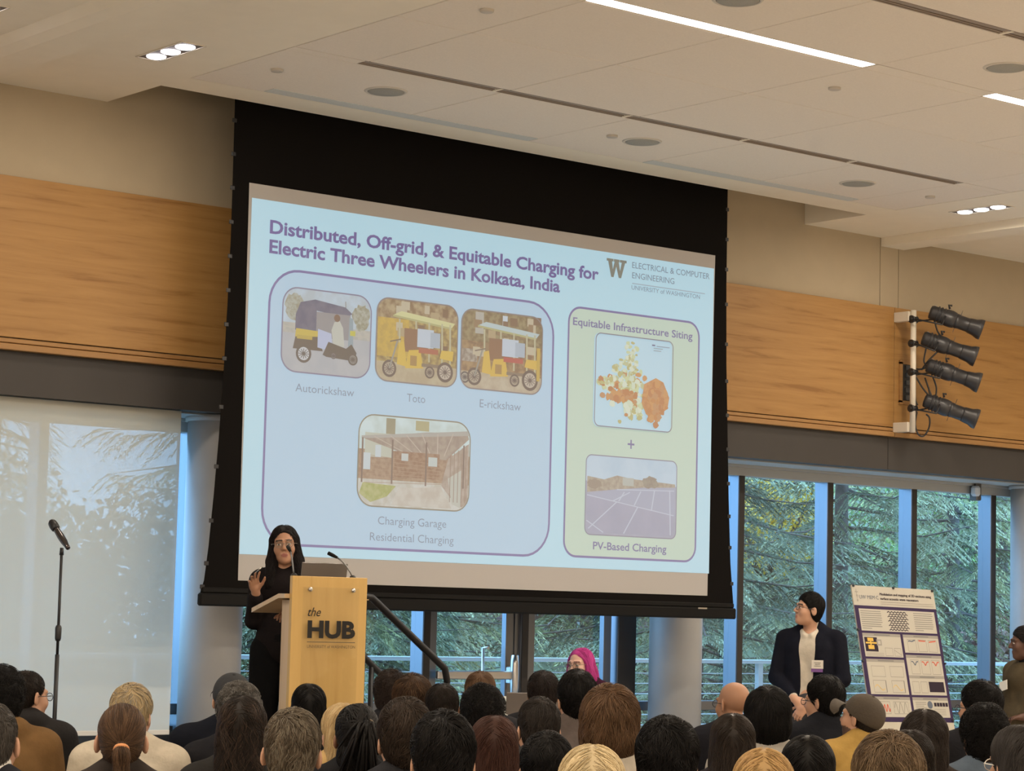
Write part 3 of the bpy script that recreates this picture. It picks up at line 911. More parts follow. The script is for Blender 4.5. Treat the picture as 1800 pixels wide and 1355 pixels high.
# ------------------------------------------------------------------ spotlight rig on the wood band
rig = thing('spotlight_bracket', (16.42, 14.65, 3.24), 'white pipe bracket on the wood band carrying four black spotlights', 'light bracket')
PX, PYY = 16.42, 14.45
b = MB(); b.tube([(PX, PYY, 3.245), (PX, PYY, 4.37)], .027, 14); b.build('pipe', M_WHITE, rig, world=True)
for z in (4.315, 3.295):
    b = MB(); b.span((PX - .045, PYY + .02, z - .045), (PX + .012, WALL_Y - .05, z + .045), bev=.004); b.build('arm', M_WHITE, rig, world=True)
def wedge(z): return None
M_SPOT = mat('spotlight_body', (.030, .029, .032), .38, spec=.55, var=.2, scale=12)
M_LENS = mat('spotlight_lens', (.20, .22, .26), .08, spec=.8)
M_TAGW = mat('spotlight_tag', (.5, .48, .45), .5)
D0 = np.array([.67, -.74, 0.0])
spots = [((1635, 548), (1726, 580), .0, 'topmost of the four black spotlights on the white bracket'), ((1622, 594), (1716, 627), .0, 'second black spotlight from the top of the white bracket'),
         ((1630, 642), (1722, 673), .0, 'third black spotlight from the top of the white bracket'), ((1625, 703), (1718, 737), .0, 'lowest of the four black spotlights on the white bracket')]
yoke_px = [(1608, 561), (1608, 604), (1610, 655), (1608, 719)]
for (a, c, _, lab), yk in zip(spots, yoke_px):
    tdepth = float(np.dot(np.array([PX, PYY, 3.9]) - CAM, _f)) + .02
    A, C_ = at_t(*a, tdepth), at_t(*c, tdepth - .06)
    d = C_ - A; L = np.linalg.norm(d); d = d / L
    s = np.cross(d, [0, 0, 1]); s /= np.linalg.norm(s); u_ = np.cross(s, d)
    R_ = np.stack([s, u_, d], 1)
    t = thing('spotlight', tuple(A), lab, 'spotlight', 'spotlights on the white bracket')
    def bw(mb, name, m, par=t): return mb.build(name, m, par, world=True)
    lt = lambda prof: MB().lathe(prof, A, 22, R=R_)
    bw(lt([(.035, -.005), (.058, 0), (.066, .02), (.070, .13), (.078, .16), (.079, .20), (.074, .235), (.062, .245)]), 'lamp_housing', M_SPOT)
    bw(lt([(.060, .235), (.068, .245), (.068, .27), (.064, .275), (.064, .36), (.066, .37), (.066, .38)]), 'lens_barrel', M_SPOT)
    hood = bw(lt([(.066, .365), (.069, .375), (.076, L - .07), (.092, L - .03), (.094, L), (.082, L), (.074, L - .03), (.06, .38)]), 'snoot', M_SPOT)
    bw(MB().lathe([(.06, .0), (.002, .004)], A + d * (L - .05), 18, R=R_), 'lens', M_LENS, t)
    b = MB()
    for q in (.06, .09, .12): b.lathe([(.073, q), (.078, q + .004), (.078, q + .012), (.073, q + .016)], A, 22, R=R_)
    bw(b, 'cooling_fins', M_SPOT)
    Y_ = at_t(*yk, tdepth)
    cl = np.array([PX, PYY, Y_[2]])
    # U yoke from the clamp round the barrel
    mid = A + d * .14
    b = MB()
    for sg in (-1, 1):
        b.tube([Y_, Y_ + s * .10 * sg - u_ * .01, mid + s * .10 * sg - u_ * .09 * (sg > 0) , mid + s * .086 * sg], .008, 6)
    bw(b, 'yoke', M_BLACK)
    b = MB(); b.tube([cl - np.array([.035, .0, 0]), cl + np.array([.035, 0, 0])], .036, 10); b.tube([cl, Y_], .013, 8); b.tube([cl - np.array([.06, .03, 0]), cl], .010, 6)
    bw(b, 'clamp', M_BLACK)
    b = MB(); b.box(A + d * .275 + u_ * .085, (.012, .05, .004), R_); b.box(A + d * .255 - u_ * .085, (.008, .05, .004), R_); bw(b, 'shutter_handle', M_BLACK)
    b = MB(); b.tube([A + d * .16 + u_ * .085, A + d * .14 + u_ * .115, A + d * .17 + u_ * .12], .011, 8); bw(b, 'tilt_knob', M_BLACK)
    bw(MB().box(A + d * .03 - s * 0 + u_ * .0715 - s * .02, (.03, .004, .02), R_), 'maker_tag', M_TAGW)
# outlet box on the wood behind the pipe
ob = thing('outlet_panel', (16.53, 14.65, 3.71), 'dark recessed outlet panel on the wood behind the white pipe', 'outlet panel')
a, c = at_y(1585, 636, 14.63), at_y(1602, 709, 14.63)
MB().span((a[0], 14.635, c[2]), (c[0] + .05, 14.66, a[2]), bev=.003).build('face_plate', M_BLACK, ob, world=True)
b = MB(); e = .018
for z in (a[2], c[2]): b.span((a[0] - e, 14.63, z - e), (c[0] + .05 + e, 14.65, z + e))
for x in (a[0], c[0] + .05): b.span((x - e, 14.63, c[2]), (x + e, 14.65, a[2]))
b.build('surround', M_WOODTRIM, ob, world=True)
M_SOCK = mat('socket_face', (.07, .075, .08), .4)
for k in range(5):
    z = a[2] - (k + .7) * (a[2] - c[2]) / 5.4
    MB().span((a[0] + .06, 14.622, z - .022), (a[0] + .11, 14.64, z + .022), bev=.004).build('socket', M_SOCK, ob, world=True)
# power cables
def cable(pts, lab, name='power_cable'):
    P = [at_t(x, y, tdepth - .03 + dz) for x, y, dz in pts]
    # Catmull-Rom
    Q = []
    for i in range(len(P) - 1):
        p0, p1, p2, p3 = P[max(i - 1, 0)], P[i], P[i + 1], P[min(i + 2, len(P) - 1)]
        for k in range(6):
            s = k / 6
            Q.append(.5 * ((2 * p1) + (-p0 + p2) * s + (2 * p0 - 5 * p1 + 4 * p2 - p3) * s * s + (-p0 + 3 * p1 - 3 * p2 + p3) * s ** 3))
    Q.append(P[-1])
    o = MB().tube(Q, .008, 7).build(name, M_BLACK)
    tag(o, lab, 'cable', 'spotlight cables')
cable([(1643, 565, 0), (1648, 582, 0), (1655, 592, 0)], 'short cable between the top two spotlights')
cable([(1628, 612, 0), (1624, 634, 0), (1628, 645, .02), (1616, 649, .05), (1604, 646, .1)], 'cable looping from the second spotlight to the outlet panel')
cable([(1648, 618, 0), (1632, 634, 0), (1620, 650, .05)], 'thin cable behind the second spotlight')
cable([(1640, 663, 0), (1646, 682, 0), (1643, 702, 0), (1636, 692, 0), (1626, 664, .04)], 'cable hanging in a narrow loop under the third spotlight')
cable([(1610, 662, 0), (1622, 682, 0), (1634, 695, 0), (1632, 680, 0)], 'cable sagging between the white pipe and the third spotlight')
cable([(1609, 668, 0), (1609, 700, 0), (1613, 712, 0)], 'cable running down beside the white pipe')
cable([(1612, 724, 0), (1609, 745, 0), (1614, 763, 0), (1624, 766, 0), (1633, 752, 0), (1634, 735, 0), (1628, 728, 0)], 'cable hanging in a wide loop below the lowest spotlight')
# ------------------------------------------------------------------ stage, lectern, rails, microphone
STZ = .40
M_STAGE = mat('stage_carpet', (.05, .05, .055), .95, var=.2, scale=50)
tag(MB().span((5.6, 10.35, 0), (8.12, 13.6, STZ), bev=.006).build('stage', M_STAGE), 'low dark stage platform under the lectern', 'stage')
st = MB(); st.span((8.12, 10.9, 0), (8.42, 12.4, .27)); st.span((8.42, 10.9, 0), (8.72, 12.4, .135))
tag(st.build('stage_steps', M_STAGE), 'two dark steps at the right end of the stage', 'steps')

M_MAPLE = wood_mat('maple_panel', (.50, .305, .095), (.64, .42, .155), 'z', .5, .4)
M_MAPLE2 = wood_mat('maple_edge', (.52, .36, .20), (.66, .48, .29), 'z', .5, .4)
M_ACR = glass_mat('acrylic', (.985, .985, .98), .04)
M_INK = mat('black_lettering', (.012, .011, .011), .4)
M_INK2 = mat('grey_lettering', (.12, .09, .06), .5)
pl, pr = at_t(515, 1008, 13.3), at_t(647, 1012, 13.3)
pc = (pl + pr) / 2
LA = math.radians(-10)      # front turned a little to the right
lec = thing('lectern', (pc[0], pc[1], STZ), 'light maple lectern with a clear sign on its front, standing on the stage', 'lectern', rz=LA)
W_, H_ = .462, 1.285
b = MB(); b.span((-W_ / 2, 0, .02), (W_ / 2, .035, H_), bev=.002); b.build('front_panel', M_MAPLE, lec)
b = MB(); b.span((-W_ / 2 + .012, .035, .02), (-W_ / 2 + .05, .16, 1.15)); b.span((W_ / 2 - .05, .035, .02), (W_ / 2 - .012, .16, 1.15)); b.span((-W_ / 2 + .05, .13, .02), (W_ / 2 - .05, .16, 1.15)); b.build('column_case', M_MAPLE2, lec)
b = MB()
P = [(.035, 1.185), (.12, 1.185), (.50, 1.10), (.50, 1.075), (.12, 1.16), (.035, 1.16)]
n = len(P)
V = [(-.26, y, z) for y, z in P] + [(.26, y, z) for y, z in P]
b.add(V, [tuple(range(n)), tuple(range(2 * n - 1, n - 1, -1))] + [(i, i + n, (i + 1) % n + n, (i + 1) % n) for i in range(n)])
b.build('reading_desk', M_MAPLE2, lec)
b = MB(); b.span((-.24, .03, 0), (.24, .42, .022), bev=.004); b.build('base', M_MAPLE2, lec)
sg = MB().span((-.172, -.022, .46), (.172, -.014, 1.225), bev=.002).build('sign_plate', M_ACR, lec)
for x in (-.132, .132):
    for z in (.475, 1.212):
        MB().lathe([(.012, -.018), (.013, -.03), (.011, -.034), (.002, -.035)], (x, .0, z), 14, R=rotm(-PI / 2, 0, 0)).build('standoff', M_CHROME, sg)
        sg.children[-1].location = (0, 0, 0)
for o in list(sg.children):
    # lathe axis ran along local Y already; mirror to the front
    V = np.zeros(len(o.data.vertices) * 3, dtype=np.float32); o.data.vertices.foreach_get('co', V); V = V.reshape(-1, 3); V[:, 1] = -np.abs(V[:, 1]); o.data.vertices.foreach_set('co', V.ravel())
def lec_local(px, py):
    """where the sight line meets the plate"""
    inv = np.array(world_of(lec).inverted())
    o_, d_ = inv[:3, :3] @ CAM + inv[:3, 3], inv[:3, :3] @ ray(px, py)
    k = (-.0135 - .0095 - o_[1]) / d_[1]
    p_ = o_ + d_ * k
    return p_[0], p_[2]
def sign_text(s, l, r, cap, m, bold=0, shear=0):
    a_, c_ = lec_local(*l), lec_local(*r)
    cap_m = lec_local(l[0], l[1] - cap)[1] - a_[1]
    q = MB(); add_text(q, s, a_[0], c_[0], (a_[1] + c_[1]) / 2, cap_m, -.0235, bold, shear)
    q.build('lettering', m, sg)
sign_text('the', (541, 1082.5), (564, 1083), 16, M_INK, .006, .35)
sign_text('HUB', (540, 1119.5), (624, 1121), 29.5, M_INK, .045)
sign_text('UNIVERSITY of WASHINGTON', (539.5, 1139), (624, 1139.5), 5.5, M_INK2)
a_, c_ = lec_local(539.5, 1128), lec_local(624, 1128)
MB().span((a_[0], -.0236, a_[1] - .002), (c_[0], -.0231, a_[1] + .002)).build('sign_rule', M_INK2, sg)
# goose-neck microphones
def gooseneck(pts, lab, depth):
    P = [at_t(x, y, depth + dz) for x, y, dz in pts]
    t = thing('gooseneck_microphone', tuple(P[0]), lab, 'microphone', 'lectern microphones')
    MB().tube(P[:-2], .0048, 8).build('neck', M_NECK, t, world=True)
    MB().tube(P[-3:], [.007, .011, .011], 10).build('capsule', M_BAR, t, world=True)
    MB().lathe([(.018, -.006), (.018, .008), (.008, .016)], tuple(P[0]), 14).build('base', M_BLACK, t, world=True)
M_NECK = mat('gooseneck_steel', (.22, .22, .22), .35, metal=.8)
gooseneck([(517, 1012, .06), (515.5, 1000, .06), (513, 980, .1), (511, 970, .14), (508, 964, .2), (506, 961, .24)], 'thin gooseneck microphone in front of the presenter, rising from the left end of the lectern', 13.38)
gooseneck([(620, 1016, .12), (616, 1006, .12), (609, 995, .13), (601, 986, .14), (593, 980, .15), (585, 976, .16), (577, 972, .17)], 'gooseneck microphone curving left above the right end of the lectern', 13.3)
# laptop open on the desk
M_LAPTOP = mat('laptop_grey', (.17, .155, .145), .4, metal=.4)
inv = np.array(world_of(lec).inverted())
lp = thing('laptop', tuple(np.array(world_of(lec))[:3, :3] @ np.array([.035, .17, 1.17]) + np.array(world_of(lec))[:3, 3]), 'grey laptop open on the lectern, seen from behind its lid', 'laptop', 'open laptops', rz=LA)
lp.rotation_euler = (math.radians(-12.5), 0, LA)
MB().box((0, .12, .010), (.285, .20, .016), bev=.005).build('keyboard_base', M_LAPTOP, lp)
MB().box((0, -.02, .098), (.285, .008, .195), rotm(math.radians(24), 0, 0), bev=.003).build('lid', M_LAPTOP, lp)

# hand rails of the steps
M_RAIL = mat('rail_black', (.008, .008, .010), .4, spec=.3)
def at_yd(px, py, y): return at_y(px, py, y)
def hand_rail(y, pts, posts, lab):
    P = [at_y(px, py, y) for px, py in pts]
    t = thing('hand_rail', (P[0][0], y, STZ), lab, 'hand rail', 'hand rails of the stage steps')
    Q = [P[0]]
    for i in range(1, len(P) - 1):
        Q += [P[i] + (P[i - 1] - P[i]) / np.linalg.norm(P[i - 1] - P[i]) * .05, P[i] * .98 + .01 * (P[i - 1] + P[i + 1]), P[i] + (P[i + 1] - P[i]) / np.linalg.norm(P[i + 1] - P[i]) * .05]
    Q.append(P[-1])
    MB().tube(Q, .021, 10).build('rail', M_RAIL, t, world=True)
    for (px, py, z0) in posts:
        p_ = at_y(px, py, y); MB().tube([p_, (p_[0], y, z0)], .018, 8).build('post', M_RAIL, t, world=True)
e_ = at_y(785, 1182, 11.0)
hand_rail(11.0, [(630, 1047), (652, 1049), (783, 1176), (786, 1200)], [(786, 1198, .0), (640, 1048, STZ)], 'black hand rail sloping down right of the lectern, ending in a post')
hand_rail(12.3, [(600, 1112), (640, 1155), (700, 1216), (703, 1236)], [(653, 1168, .27), (703, 1234, .0)], 'lower black hand rail farther back, half hidden behind the lectern')

# microphone on a straight stand
mp = at_t(98.5, 1200, 14.35)
ms = thing('microphone_stand', (mp[0], mp[1], STZ), 'tall thin black microphone stand in front of the pale roller shade', 'microphone stand')
top = at_t(105, 962, 14.35)
zt_ = top[2] - STZ
MB().lathe([(.13, 0), (.13, .012), (.11, .02), (.018, .03), (.018, .06)], seg=28).build('base', M_BLACK, ms)
MB().tube([(0, 0, .05), (0, 0, zt_ * .55)], .0135, 10).build('lower_tube', M_BLACK, ms)
MB().tube([(0, 0, zt_ * .50), (0, 0, zt_ - .03)], .009, 10).build('upper_tube', M_BLACK, ms)
zc = at_t(101, 1112, 14.35)[2] - STZ
MB().lathe([(.014, -.05), (.019, -.035), (.02, .03), (.014, .045)], (0, 0, zc), 14).build('grip_clutch', M_BLACK, ms)
MB().tube([(0, 0, zt_ - .045), (0, 0, zt_)], [.014, .011], 10).build('clip', M_BLACK, ms)
h0, h1 = at_t(119, 962, 14.30), at_t(93, 921, 14.42)
d = h1 - h0; Lm = np.linalg.norm(d); d /= Lm
sv = np.cross(d, [0, 0, 1]); sv /= np.linalg.norm(sv); R_ = np.stack([sv, np.cross(sv, d), d], 1)
mic = thing('handheld_microphone', tuple(h0), 'handheld wireless microphone tilted on top of the tall stand', 'microphone')
MB().lathe([(.010, -.012), (.014, -.008), (.016, .02), (.021, .05), (.0225, .10), (.019, Lm - .06), (.021, Lm - .045)], h0, 18, R=R_).build('handle', mat('microphone_body', (.10, .09, .09), .18, metal=.8), mic, world=True)
MB().lathe([(.021, Lm - .048), (.027, Lm - .04), (.029, Lm - .015), (.026, Lm + .012), (.014, Lm + .028), (.002, Lm + .032)], h0, 18, R=R_).build('grille', M_BLACK, mic, world=True)

# ------------------------------------------------------------------ table with laptop below the screen
tb = thing('folding_table', (10.25, 12.05, 0), 'table with dark cloth top in front of the pink-haired person', 'table', rz=math.radians(-35))
M_TABLE = mat('table_laminate', (.09, .085, .085), .5)
MB().box((0, 0, .725), (1.5, .7, .03), bev=.005).build('table_top', M_TABLE, tb)
for sx in (-1, 1):
    for sy in (-1, 1):
        MB().tube([(sx * .68, sy * .25, 0), (sx * .68, sy * .25, .712)], .016, 8).build('leg', M_BLACK, tb)
lq = at_t(937, 1245, 15.42)
l2 = thing('laptop', (lq[0], lq[1], .741), 'taupe laptop with raised lid on the table under the screen', 'laptop', 'open laptops', rz=math.radians(-35))
M_LAPTOP2 = mat('laptop_taupe', (.15, .13, .12), .45, metal=.3)
MB().box((0, .13, .010), (.36, .25, .018), bev=.005).build('keyboard_base', M_LAPTOP2, l2)
MB().box((0, -.03, .135), (.36, .008, .25), rotm(math.radians(14), 0, 0), bev=.003).build('lid', M_LAPTOP2, l2)
pq = at_t(899, 1268, 15.36)
pp = thing('paper_sheet', (pq[0], pq[1], .74), 'white printed sheet standing on the table in front of the taupe laptop', 'paper', rz=math.radians(-28))
MB().box((0, .02, .115), (.17, .004, .235), rotm(math.radians(-14), 0, 0)).build('sheet', mat('paper', (.66, .68, .64), .7, var=.25, scale=50), pp)

# ------------------------------------------------------------------ poster on an easel
tl, tr = at_t(1496, 1029, 18.0), at_t(1640, 1036, 18.0 + .10)
k = (12.3 - 0) / 1
TLp, TRp = at_y(1496, 1029, 12.38), at_y(1640, 1036, 12.38)
PW = float(TRp[0] - TLp[0]); top_z = float((TLp[2] + TRp[2]) / 2)
PH = 1.045
lean = math.radians(13)
po = thing('easel', ((TLp[0] + TRp[0]) / 2, 12.45, 0), 'black tripod easel holding the research poster by the right windows', 'easel')
b = MB()
hc = top_z
for sx in (-1, 1):
    MB().tube([(sx * .05, .06, top_z - .05), (sx * .28, -.22, 0)], .012, 8).build('leg', M_BLACK, po)
MB().tube([(0, .06, top_z - .05), (.06, .26, 0)], .012, 8).build('leg', M_BLACK, po)
MB().tube([(-.20, -.12, .50), (.20, -.12, .50)], .012, 8).build('ledge', M_BLACK, po)
bd = thing('poster_board', tuple((TLp + TRp) / 2), 'tilted research poster with purple borders on the easel beside the man in the dark suit', 'poster')
bd.rotation_euler = (-lean, math.radians(.9), 0)
M_PAPER = mat('poster_paper', (.43, .405, .345), .6)
M_PURP = mat('poster_purple', (.030, .016, .058), .55, spec=.2)
M_FOAM = mat('foam_board', (.43, .40, .33), .7)
M_GRY = mat('poster_grey', (.27, .255, .225), .6)
M_LINE = mat('poster_line', (.17, .165, .155), .6)
M_RED = mat('poster_red', (.50, .09, .05), .6)
M_GOLD = mat('poster_gold', (.62, .40, .07), .6)
M_DKB = mat('poster_dark', (.020, .012, .024), .5, spec=.2)
M_BLU = mat('poster_slate', (.09, .11, .15), .6)
MB().span((-PW / 2, .001, -1.25), (PW / 2, .012, 0.0), bev=.001).build('foam_board', M_FOAM, bd)
def pu(u_, v_): return (-PW / 2 + u_ * PW, -v_ * PH)
def prect(mb, u0, v0, u1, v1, y): 
    a, c = pu(u0, v1), pu(u1, v0); mb.flat([(a[0], a[1]), (c[0], a[1]), (c[0], c[1]), (a[0], c[1])], y)
sheet = MB(); prect(sheet, 0, 0, 1, 1, -.0005); sheet.cur = 1; prect(sheet, 0, .148, 1, 1, -.001)
sheet = sheet.build('poster_sheet', [M_PAPER, M_PURP], bd)
pan = [(.045, .172, .965, .335), (.045, .352, .50, .525), (.53, .352, .965, .487), (.045, .542, .50, .800), (.53, .503, .965, .655), (.53, .655, .965, .800), (.045, .817, .50, .965), (.53, .817, .965, .965)]
RR = random.Random(5)
for i, (u0, v0, u1, v1) in enumerate(pan):
    b = MB(); prect(b, u0, v0, u1, v1, -.0016); b.cur = 1
    if i: prect(b, u0, v0, u1, v0 + .022, -.002)
    b.cur = 2
    if i: prect(b, u0 + (u1 - u0) * .3, v0 + .007, u0 + (u1 - u0) * .72, v0 + .015, -.0024)
    if i == 0:
        for c0, c1 in ((.06, .31), (.70, .94)):
            for k in range(9):
                prect(b, c0, v0 + .014 + .016 * k, c0 + (c1 - c0) * (1 if k < 8 else .45) * (.92 + .08 * RR.random()), v0 + .019 + .016 * k, -.002)
        b.cur = 3
        for r_ in range(9):
            for q in range(6):
                uu, vv = .40 + .038 * q + .019 * (r_ % 2), v0 + .012 + .0165 * r_
                for du, dv in ((.019, .0085), (-.019, .0085)):
                    a, c = np.array(pu(uu, vv)), np.array(pu(uu + du, vv + dv)); nn = np.array([-(c - a)[1], (c - a)[0]]); nn = nn / np.linalg.norm(nn) * .0035
                    b.flat([tuple(a - nn), tuple(a + nn), tuple(c + nn), tuple(c - nn)][::1 if du < 0 else -1], -.002 - .00001 * q)
                prect(b, uu - .004, vv - .003, uu + .004, vv + .003, -.0026)
    def curve(u_a, u_b, v_a, v_b, fn, n_, m_i, w=.0028):
        b.cur = m_i
        Q = [np.array(pu(u_a + (u_b - u_a) * s / n_, v_b - (v_b - v_a) * fn(s / n_))) for s in range(n_ + 1)]
        for a, c in zip(Q[:-1], Q[1:]):
            nn = np.array([-(c - a)[1], (c - a)[0]]); nn = nn / (np.linalg.norm(nn) + 1e-9) * w
            b.flat([tuple(a - nn), tuple(c - nn), tuple(c + nn), tuple(a + nn)], -.0024)
    def axes(u_a, v_a, u_b, v_b):
        b.cur = 2
        for e in ((u_a, v_a, u_b, v_a + .0025), (u_a, v_b - .0025, u_b, v_b), (u_a, v_a, u_a + .0025, v_b), (u_b - .0025, v_a, u_b, v_b)): prect(b, *e, -.002)
    if i == 1:
        b.cur = 5; prect(b, .06, v0 + .03, .21, v0 + .135, -.002)
        b.cur = 6; prect(b, .095, v0 + .035, .165, v0 + .06, -.0026); prect(b, .095, v0 + .088, .165, v0 + .118, -.0026); prect(b, .123, v0 + .05, .137, v0 + .1, -.0026); prect(b, .07, v0 + .066, .20, v0 + .078, -.0024)
        b.cur = 1; prect(b, .20, v0 + .045, .26, v0 + .09, -.0028); b.cur = 0; prect(b, .215, v0 + .055, .245, v0 + .08, -.003)
        for k in range(3): b.cur = 1; prect(b, .06, v0 + .145 + .009 * k, .27, v0 + .148 + .009 * k, -.002)
        axes(.29, v0 + .105, .38, v0 + .165); axes(.40, v0 + .105, .48, v0 + .165); curve(.40, .48, v0 + .11, v0 + .16, lambda s: .8 - .7 * s, 6, 2, .0015)
    if i in (2, 4):
        for k, mi in ((0, 8), (1, 7), (2, 7)):
            ua = .575 + .128 * k; axes(ua, v0 + .035, ua + .105, v1 - .01)
            fn = [lambda s: .72 + .12 * s + .05 * math.sin(9 * s), lambda s: .86 - .03 * s, lambda s: .72 + .16 * s][k] if i == 2 else (lambda s: .75 - .5 * math.exp(-((s - .5) / .15) ** 2))
            curve(ua + .01, ua + .095, v0 + .035, v0 + .09, fn, 10, mi, .0045)
    if i == 3:
        for ua in (.09, .31): axes(ua, v0 + .05, ua + .16, v0 + .13); axes(ua, v0 + .155, ua + .15, v0 + .245); curve(ua + .01, ua + .13, v0 + .16, v0 + .24, lambda s: .4 + .25 * math.sin(6 * s), 10, 6, .002)
        for ua in (.235, .455): b.cur = 2; prect(b, ua, v0 + .155, ua + .008, v0 + .245, -.0026)
    if i == 5:
        b.cur = 5; prect(b, .76, v0 + .045, .945, v0 + .122, -.0022)
        axes(.56, v0 + .045, .64, v0 + .13); axes(.66, v0 + .045, .74, v0 + .13)
    if i == 6:
        axes(.09, v0 + .035, .25, v0 + .125); axes(.29, v0 + .035, .47, v0 + .125)
        curve(.10, .245, v0 + .05, v0 + .115, lambda s: .5 + .42 * math.sin(25 * s), 40, 7, .004); curve(.30, .46, v0 + .04, v0 + .12, lambda s: .5 + .48 * math.sin(17 * s), 40, 2, .002)
    if i == 7:
        b.cur = 2
        for k in range(8): prect(b, .56, v0 + .035 + .014 * k, .69 - .03 * (k % 3 == 2), v0 + .039 + .014 * k, -.002)
        cc = pu(.735, v0 + .055); b.cur = 8; b.flat([(cc[0] + .03 * math.cos(a * PI / 10), cc[1] + .03 * math.sin(a * PI / 10)) for a in range(20)], -.0022)
        for k in range(5): b.cur = 5; prect(b, .785 + .035 * k, v0 + .038, .815 + .035 * k, v0 + .066, -.0022)
        for k in range(4): b.cur = 1; prect(b, .78, v0 + .085 + .013 * k, .92, v0 + .089 + .013 * k, -.002)
    b.build('poster_panel', [M_PAPER, M_GRY, M_LINE, M_DKB, M_PURP, M_DKB, M_GOLD, M_RED, M_BLU], sheet)
def ptext(s, u0, u1, v, cap, m, bold=0):
    b = MB(); a, c = pu(u0, v), pu(u1, v)
    if bold: add_text(b, s, a[0] + .0022, c[0] + .0022, a[1], cap, -.0021); add_text(b, s, a[0] + .0011, c[0] + .0011, a[1] + .001, cap, -.00205)
    add_text(b, s, a[0], c[0], a[1], cap, -.002); b.build('poster_lettering', m, sheet)
ptext('Modulation and mapping of 2D excitons using', .325, .955, .065, .020, M_DKB, .016)
ptext('surface acoustic wave resonators', .325, .79, .098, .020, M_DKB, .016)
ptext('UW MEM·C', .075, .305, .098, .030, M_BLU, 0)
b = MB()
for k, (u0, u1) in enumerate(((.325, .97), (.325, .97))): prect(b, u0, .113 + .016 * k, u1, .1165 + .016 * k, -.002)
for k in range(4): prect(b, .045 - .004 * (k % 2), .05 + .018 * k, .051 + .006 * (k % 2), .066 + .018 * k, -.002)
prect(b, .03, .046, .066, .052, -.0022); prect(b, .044, .028, .050, .05, -.0022)
b.build('poster_credit_lines', M_GRY, sheet)
for u_, v_ in ((.02, .005), (.5, .005), (.98, .01), (.0, .33), (.0, .56), (1.0, .56), (.985, .985)):
    a = pu(u_, v_); MB().box((a[0], -.004, a[1]), (.018, .02, .018), bev=.004).build('clip', M_BLACK, bd)
# ------------------------------------------------------------------ outside: deck, railing, trees, hillside, brick house
M_DECK = mat('terrace_paving', (.50, .50, .49), .8, var=.1, scale=4)
tag(MB().span((-2, 15.66, -.12), (34, 18.25, -.02)).build('terrace', M_DECK), kind='structure')
M_RAILO = mat('galvanised_rail', (.55, .60, .64), .4, metal=.3)
rl = thing('terrace_railing', (17, 18.0, -.02), 'pale metal railing with horizontal cables along the terrace outside', 'railing')
MB().span((0, 17.96, 1.045), (34, 18.04, 1.085), bev=.004).build('top_rail', M_RAILO, rl, world=True)
for k in range(9):
    z = .10 + .105 * k
    MB().tube([(0, 18.0, z), (34, 18.0, z)], .0055, 6).build('cable', M_RAILO, rl, world=True)
for x in [12.92 - 2.42 * k for k in range(1, 5)] + [10.9, 13.6, 15.55, 18.05, 20.83, 23.4, 26.0]:
    MB().span((x - .035, 17.97, -.02), (x + .035, 18.03, 1.05), bev=.004).build('post', M_RAILO, rl, world=True)
M_HILL = mat('hillside', (.10, .115, .065), .95, var=.5, scale=1.3, bump=.6, bscale=8)
HV = []; HF = []
NX, NY = 40, 14
RR = random.Random(2)
for j in range(NY):
    for i in range(NX):
        x, y = -5 + 60 * i / (NX - 1), 18.3 + 40 * j / (NY - 1)
        s = max(0, (y - 24) / 30)
        HV.append((x, y, -1.0 + (9.5 * min(1, max(0, (x / y - .62) / .10)) + 1.2) * s ** .8 + .25 * RR.random()))
for j in range(NY - 1):
    for i in range(NX - 1): HF.append((j * NX + i, j * NX + i + 1, (j + 1) * NX + i + 1, (j + 1) * NX + i))
hm = MB(); hm.add(HV, HF, True)
tag(hm.build('hillside_ground', M_HILL), kind='structure')

def leaf_mat(name, c0, c1):
    m = mat(name, c0, .6, spec=.25)
    nt = m.node_tree; b = nt.nodes['Principled BSDF']
    a = nt.nodes.new('ShaderNodeAttribute'); a.attribute_name = 'Col'
    nt.links.new(a.outputs['Color'], b.inputs['Base Color'])
    return m
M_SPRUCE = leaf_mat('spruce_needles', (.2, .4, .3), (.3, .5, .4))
M_BARK = mat('bark', (.13, .10, .085), .9, var=.35, scale=9, bump=.6, bscale=30)


